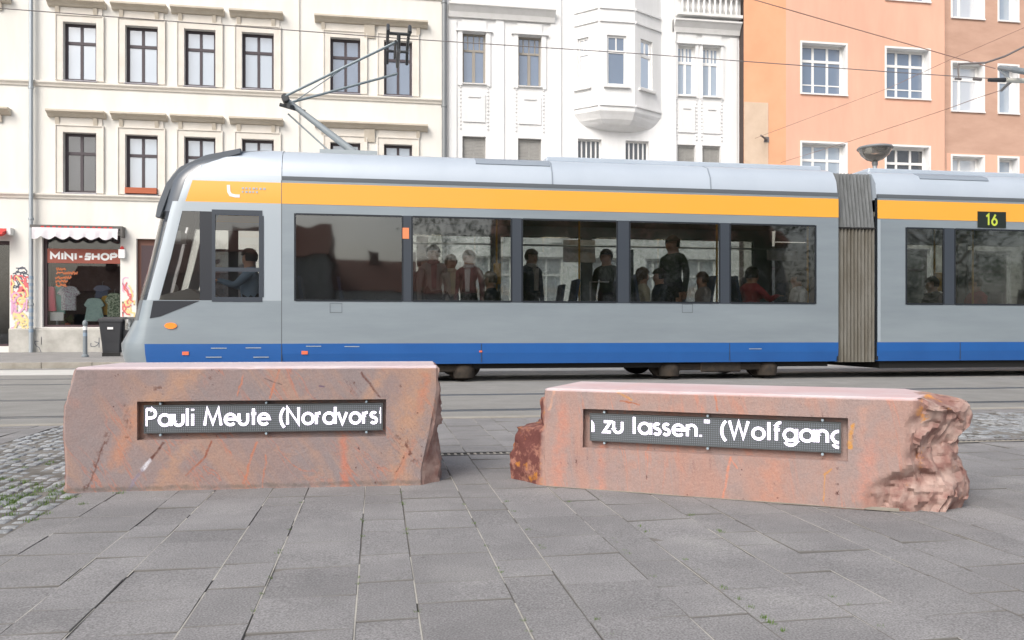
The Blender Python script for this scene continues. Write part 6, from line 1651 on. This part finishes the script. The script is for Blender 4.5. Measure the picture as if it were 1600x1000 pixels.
    hb = MB(); n, m_ = 16, 9; vs_ = []; keep = []
    for i in range(m_ + 1):
        th = pi * i / m_
        for j in range(n):
            ph = 2 * pi * j / n; d = Vector((sin(th) * cos(ph), sin(th) * sin(ph), cos(th)))
            vs_.append(hc + Vector((d.x * 0.130, d.y * 0.124, d.z * 0.140)) * k * (1 + 0.10 * noise.noise(d * 5 + Vector((x, y, 0)))))
    fs_ = []
    for i in range(m_):
        for j in range(n):
            ph = 2 * pi * (j + 0.5) / n; th = pi * (i + 0.5) / m_; fx = sin(th) * cos(ph); fz = cos(th)
            if fx > 0.30 and fz < 0.30: continue
            if fz < (-0.75 if long_hair else -0.45): continue
            fs_.append((i * n + j, i * n + (j + 1) % n, (i + 1) * n + (j + 1) % n, (i + 1) * n + j))
    hb.add(vs_, fs_)
    if long_hair: hb.tube([hc + Vector((-0.08, 0, -0.02)) * k, hc + Vector((-0.11, 0, -0.16)) * k, hc + Vector((-0.10, 0, -0.28)) * k], 0.085 * k, 10, r1=0.05 * k)
    hb.build('hair', hair, root, smooth=True, local=True, sharp=80)
    if scarf:
        e = MB(); c = Vector((lean + 0.015, 0, hp + 0.535)) * k; e.lathe([(0.085 * k, c.z - 0.03 * k), (0.115 * k, c.z), (0.105 * k, c.z + 0.045 * k), (0.075 * k, c.z + 0.06 * k)], c.x, c.y, 14); e.build('collar', scarf, root, smooth=True, local=True)
        e = MB(); f0 = Vector((lean * 0.8 + 0.165, 0, hp + 0.40)) * k; e.prism([(-0.035 * k, hp * k + 0.10 * k), (0.035 * k, hp * k + 0.10 * k), (0.05 * k, hp * k + 0.50 * k), (-0.05 * k, hp * k + 0.50 * k)], 'x', f0.x - 0.05 * k, f0.x + 0.012 * k); e.build('shirt_front', scarf, root, local=True)
    for s_ in (-1, 1):
        e = MB(); c = hc + Vector((0.094, s_ * 0.034, -0.015)) * k; e.lathe([(0.001, c.z - 0.007), (0.010, c.z - 0.003), (0.010, c.z + 0.003), (0.001, c.z + 0.007)], c.x, c.y, 8); e.build('eye', 'eye_dark', root, local=True)
    e = MB(); c = hc + Vector((0.098, 0, -0.085)) * k; e.box(c.x - 0.01, c.x + 0.006, c.y - 0.022, c.y + 0.022, c.z - 0.005, c.z + 0.005); e.build('mouth', 'lip', root, local=True)
    return root
PY = YT + 0.45
def px_at(px, y): return FX(px, y)
F = 0.5 + 0.001
person('driver in light blue shirt at the front of the tram behind the side window', px_at(392, YT + 0.75), YT + 0.75, 0.72, pi, 'sit', 'cloth_blue', 'trouser_dark', 'hair_dark', arms='reach', group='people in the tram')
mb = MB(); m_x = px_at(392, YT + 0.75)
mb.box(m_x - 0.23, m_x + 0.23, YT + 0.5, YT + 1.0, 1.08, 1.14); mb.box(m_x + 0.24, m_x + 0.31, YT + 0.5, YT + 1.0, 1.12, 1.80); mb.box(m_x - 0.1, m_x + 0.1, YT + 0.65, YT + 0.85, 0.501, 1.079); mb.box(m_x - 0.6, m_x + 0.4, YT + 0.2, YF - 0.2, 0.501, 0.70); mb.build('driver_seat', 'tram_floor', tram)
SD = -pi / 2
person('passenger in grey coat standing leftmost of the group behind the second window', px_at(677, PY + .1), PY + .1, F, SD, 'stand', 'cloth_grey', 'trouser_dark', 'hair_dark', H=1.60, scarf='cloth_plum')
person('passenger in pale taupe coat standing in the middle of the group behind the second window', px_at(704, PY + .15), PY + .15, F, SD + .2, 'stand', 'cloth_taupe', 'trouser_dark', 'hair_brown', H=1.46, long_hair=True, scarf='cloth_cream')
person('passenger in plum coat standing rightmost of the group behind the second window', px_at(733, PY), PY, F, SD - .3, 'stand', 'cloth_plum', 'trouser_dark', 'hair_brown', H=1.52, scarf='cloth_white')
sz = 0.58 + 0.0
person('seated passenger in cream jacket at the left edge of the fourth window', TX(1000), YS1, sz, 0, 'sit', 'cloth_cream', 'trouser_dark', 'hair_brown', H=1.60, long_hair=True)
person('seated passenger in dark navy jacket in the fourth tram window', TX(1040), YS1 + 0.35, sz, pi, 'sit', 'cloth_navy', 'trouser_dark', 'hair_dark', H=1.62)
person('tall man in dark green coat standing in the aisle behind the fourth window', px_at(1052, YM - .1), YM - .1, sz + .001, SD - 0.9, 'stand', 'cloth_green', 'trouser_dark', 'hair_dark', H=1.80)
person('seated passenger in grey jacket at the right side of the fourth window', TX(1096), YS1, sz, pi, 'sit', 'cloth_grey', 'trouser_dark', 'hair_brown', H=1.52)
person('seated passenger in maroon top in the fifth tram window', TX(1170), YS1, sz, 0.3, 'sit', 'cloth_maroon', 'trouser_dark', 'hair_dark', H=1.64, arms='reach')
person('seated passenger in pale hooded top at the right of the fifth tram window', TX(1246), YS1, sz, pi - 0.1, 'sit', 'cloth_white', 'trouser_dark', 'hair_dark', H=1.56, lean=0.04)
person('seated passenger in navy jacket behind the pale hooded passenger in the fifth window', TX(1222), YS2, sz, 0, 'sit', 'cloth_navy', 'trouser_dark', 'hair_dark', H=1.56)

person('passenger in black jacket at the left end of the group behind the second window', px_at(660, PY + .3), PY + .3, F, SD + .8, 'stand', 'trouser_dark', 'trouser_dark', 'hair_dark', H=1.44)
person('seated passenger in navy jacket near the orange ticket validator in the second window', TX(768), YS1 + .1, 0.5, pi, 'sit', 'cloth_navy', 'trouser_dark', 'hair_brown', H=1.58)
person('passenger in dark jacket standing at the left edge of the third window', px_at(829, YM), YM, F, SD + .5, 'stand', 'cloth_navy', 'trouser_dark', 'hair_brown', H=1.62, scarf='cloth_taupe')
person('passenger in green coat standing near the white rail in the third window', px_at(948, YM + .2), YM + .2, F, SD - .6, 'stand', 'cloth_green', 'trouser_dark', 'hair_dark', H=1.66)
person('passenger in dark blue jacket in the first window of the second car', px_at(1458, YS1 + .2), YS1 + .2, 0.5, pi, 'sit', 'cloth_navy', 'trouser_dark', 'hair_dark', H=1.60)
person('passenger in maroon coat in the wide window below the line number', px_at(1525, YM), YM, F, pi, 'sit', 'cloth_maroon', 'trouser_dark', 'hair_dark', H=1.66)
# ------------------------------------------------------------------ overhead wires
def wire(name, label, pts, r_, mname, group='overhead wires', sag=0.0):
    mb = MB(); P = [Vector(p) for p in pts]; out = []
    for i in range(len(P) - 1):
        n = 10
        for k in range(n): t = k / n; out.append(P[i].lerp(P[i + 1], t) - Vector((0, 0, sag * 4 * t * (1 - t))))
    out.append(P[-1]); mb.tube(out, r_, 6)
    return tag(mb.build(name, mname), label, 'wire', group)
def PT(px, py, Y): return (FX(px, Y), Y, FZ(px, py, Y))
wire('contact_wire', 'thin contact wire above the tram touched by the pantograph', [PT(-300, -20, YM), PT(0, 13, YM), PT(625, 60, YM), PT(1000, 84, YM), PT(1400, 113, YM), PT(1560, 123.5, YM), PT(1900, 136, YM)], 0.0075, 'wire_dark')
wire('span_wire', 'thin wire falling from the top edge towards the insulator at right', [PT(1100, -26, 17.0), PT(1180, 0, 17.0), PT(1325, 42, 16.5), PT(1500, 92, 15.5), PT(1555, 107, 14.5)], 0.011, 'wire_brown')
wire('feeder_cable', 'thick dark cable swooping down to the insulator from the right edge', [PT(1700, 28, 13.2), PT(1600, 73, 13.2), PT(1570, 88, 13.2), PT(1540, 98, 13.2), PT(1497, 100, YM)], 0.020, 'wire_dark')
wire('span_wire', 'faint wire rising from the wall hook across the first orange window to the top right', [PT(1180, 216, 27.0), PT(1228, 198, 26.0), PT(1390, 137, 24.0), PT(1485, 93, 22.0), PT(1700, 0, 19.0)], 0.007, 'wire_brown')
wire('span_wire', 'faint wire rising from behind the tram past the street lamp to the insulator', [PT(1220, 254, 27.5), PT(1330, 220, 24.0), PT(1475, 172, 19.0), PT(1530, 152, 16), PT(1568, 140, 14.5), PT(1582, 128, YM)], 0.007, 'wire_brown')
hg = thing('wire_hanger', 'small dark wire hanger on the contact wire in front of the brown house', 'wire hanger', PT(1497, 123, YM))
mb = MB(); a, b = Vector(PT(1497, 101, YM)), Vector(PT(1498, 122, YM)); mb.tube([a, b], 0.016, 6); mb.build('dropper', 'wire_dark', hg)
mb = MB(); c = Vector(PT(1527, 124, YM)); mb.tube([c - Vector((.08, 0, 0)), c + Vector((.08, 0, 0))], 0.028, 8); c = Vector(PT(1497, 123, YM)); mb.tube([c - Vector((.06, 0, 0)), c + Vector((.06, 0, 0))], 0.025, 8); mb.build('clamp', 'wire_dark', hg)
ins = thing('wire_insulator', 'pale grey section insulator hanging on the wires at the right edge', 'insulator', PT(1580, 124, YM))
mb = MB(); mb.tube([PT(1570, 125, YM), PT(1590, 126, YM), PT(1680, 128, YM)], 0.045, 10); mb.build('arm', 'ceramic', ins, smooth=True)
mb = MB(); mb.tube([PT(1545, 125, YM), PT(1572, 125, YM)], 0.035, 10, r1=0.045); mb.build('arm_end', 'pantograph_dark', ins, smooth=True)
mb = MB(); mb.tube([PT(1562, 106, 14.3), PT(1584, 109, YM)], 0.045, 8); mb.tube([PT(1584, 109, YM), PT(1620, 115, 13.0)], 0.055, 8); mb.build('insulator_rod', 'post_grey', ins, smooth=True)
mb = MB(); mb.tube([PT(1560, 108, 14.3), PT(1580, 125, YM)], 0.02, 6); mb.tube([PT(1565, 141, 14.5), PT(1578, 128, YM)], 0.03, 6); mb.build('clevis', 'post_grey', ins)

# ------------------------------------------------------------------ what stands behind the camera (seen only as reflections in the panes)
def tree(x, y, h, seed, label):
    rr = random.Random(seed); root = thing('tree', label, 'tree', (x, y, -0.02), 'trees across the square')
    mb = MB(); mb.tube([(x, y, -0.02), (x + 0.1, y, h * 0.25), (x - 0.05, y + 0.1, h * 0.5), (x, y, h * 0.8)], 0.28, 8, r1=0.06)
    for k in range(7):
        a = rr.uniform(0, 6.28); z = h * rr.uniform(0.3, 0.6); l = h * rr.uniform(0.18, 0.3); mb.tube([(x, y, z), (x + l * cos(a) * .5, y + l * sin(a) * .5, z + l * .5), (x + l * cos(a), y + l * sin(a), z + l * 0.8)], 0.09, 6, r1=0.02)
    mb.build('trunk', 'bark', root)
    mb = MB(); cl = [(rr.gauss(0, 0.20) * h, rr.gauss(0, 0.18) * h, h * rr.uniform(0.28, 0.95)) for _ in range(46)]
    for cx_, cy_, cz_ in cl:
        rad_ = h * rr.uniform(0.07, 0.12)
        for _ in range(170):
            d = Vector((rr.gauss(0, 1), rr.gauss(0, 1), rr.gauss(0, 0.8))) * rad_ * 0.6; c = Vector((x + cx_, y + cy_, cz_)) + d
            a = Vector((rr.uniform(-1, 1), rr.uniform(-1, 1), rr.uniform(-1, 1))) * 0.12; b = Vector((rr.uniform(-1, 1), rr.uniform(-1, 1), rr.uniform(-1, 1))) * 0.10
            mb.add([c, c + a, c + a + b, c + b], [(0, 1, 2, 3)])
    mb.build('crown', 'foliage', root)
tree(6.8, -15, 8.0, 1, 'broad green tree across the square, nearest the right stone')
tree(11.5, -17, 8.8, 2, 'tall green tree across the square opposite the fourth tram window')
tree(16.5, -15.5, 8.2, 3, 'round green tree across the square opposite the fifth tram window')
tree(21.5, -17.5, 9.0, 6, 'spreading green tree across the square opposite the bellows')
tree(27, -16, 8.5, 7, 'green tree across the square opposite the second car')
tree(33, -18, 9.5, 5, 'big green tree at the right end of the square')
def far_house(x0, x1, y, h, label, wm, side=-1):
    root = thing('apartment_building', label, 'building', ((x0 + x1) / 2, y, -0.02), 'houses across the square')
    mb = MB(); mb.box(x0, x1, y - 10, y, -0.02, h); mb.build('wall', wm, root)
    mb = MB(); mb.prism([(y + 0.4, h), (y - 5, h + 3.2), (y - 10.4, h)], 'x', x0 - 0.3, x1 + 0.3); rf = mb.build('roof', 'roof_tile', root)
    mb = MB(); mb.box(x0 + 3, x0 + 4, y - 5, y - 4, h + 1.5, h + 4); mb.build('chimney', 'roof_tile', rf)
    n = int((x1 - x0) / 2.6)
    for i in range(n):
        for z in [1.0 + 3.2 * k for k in range(int((h - 1) / 3.2))]:
            xx = x0 + 1.0 + i * 2.6; mb = MB(); mb.box(xx, xx + 1.1, y + 0.01, y + 0.05, z, z + 1.7); mb.build('window', 'pane_dark', root)
far_house(-34, -13, -40, 5.2, 'long plain house across the square on the left', 'brown_plaster')
far_house(-12.6, -4.2, -46, 7.2, 'tall narrow grey house across the square beside the long plain one', 'plinth')
far_house(-4.0, 9.5, -52, 4.6, 'low pale house across the square in the middle', 'cream_plaster')
far_house(12, 40, -50, 9.5, 'long grey house across the square behind the trees', 'plinth')
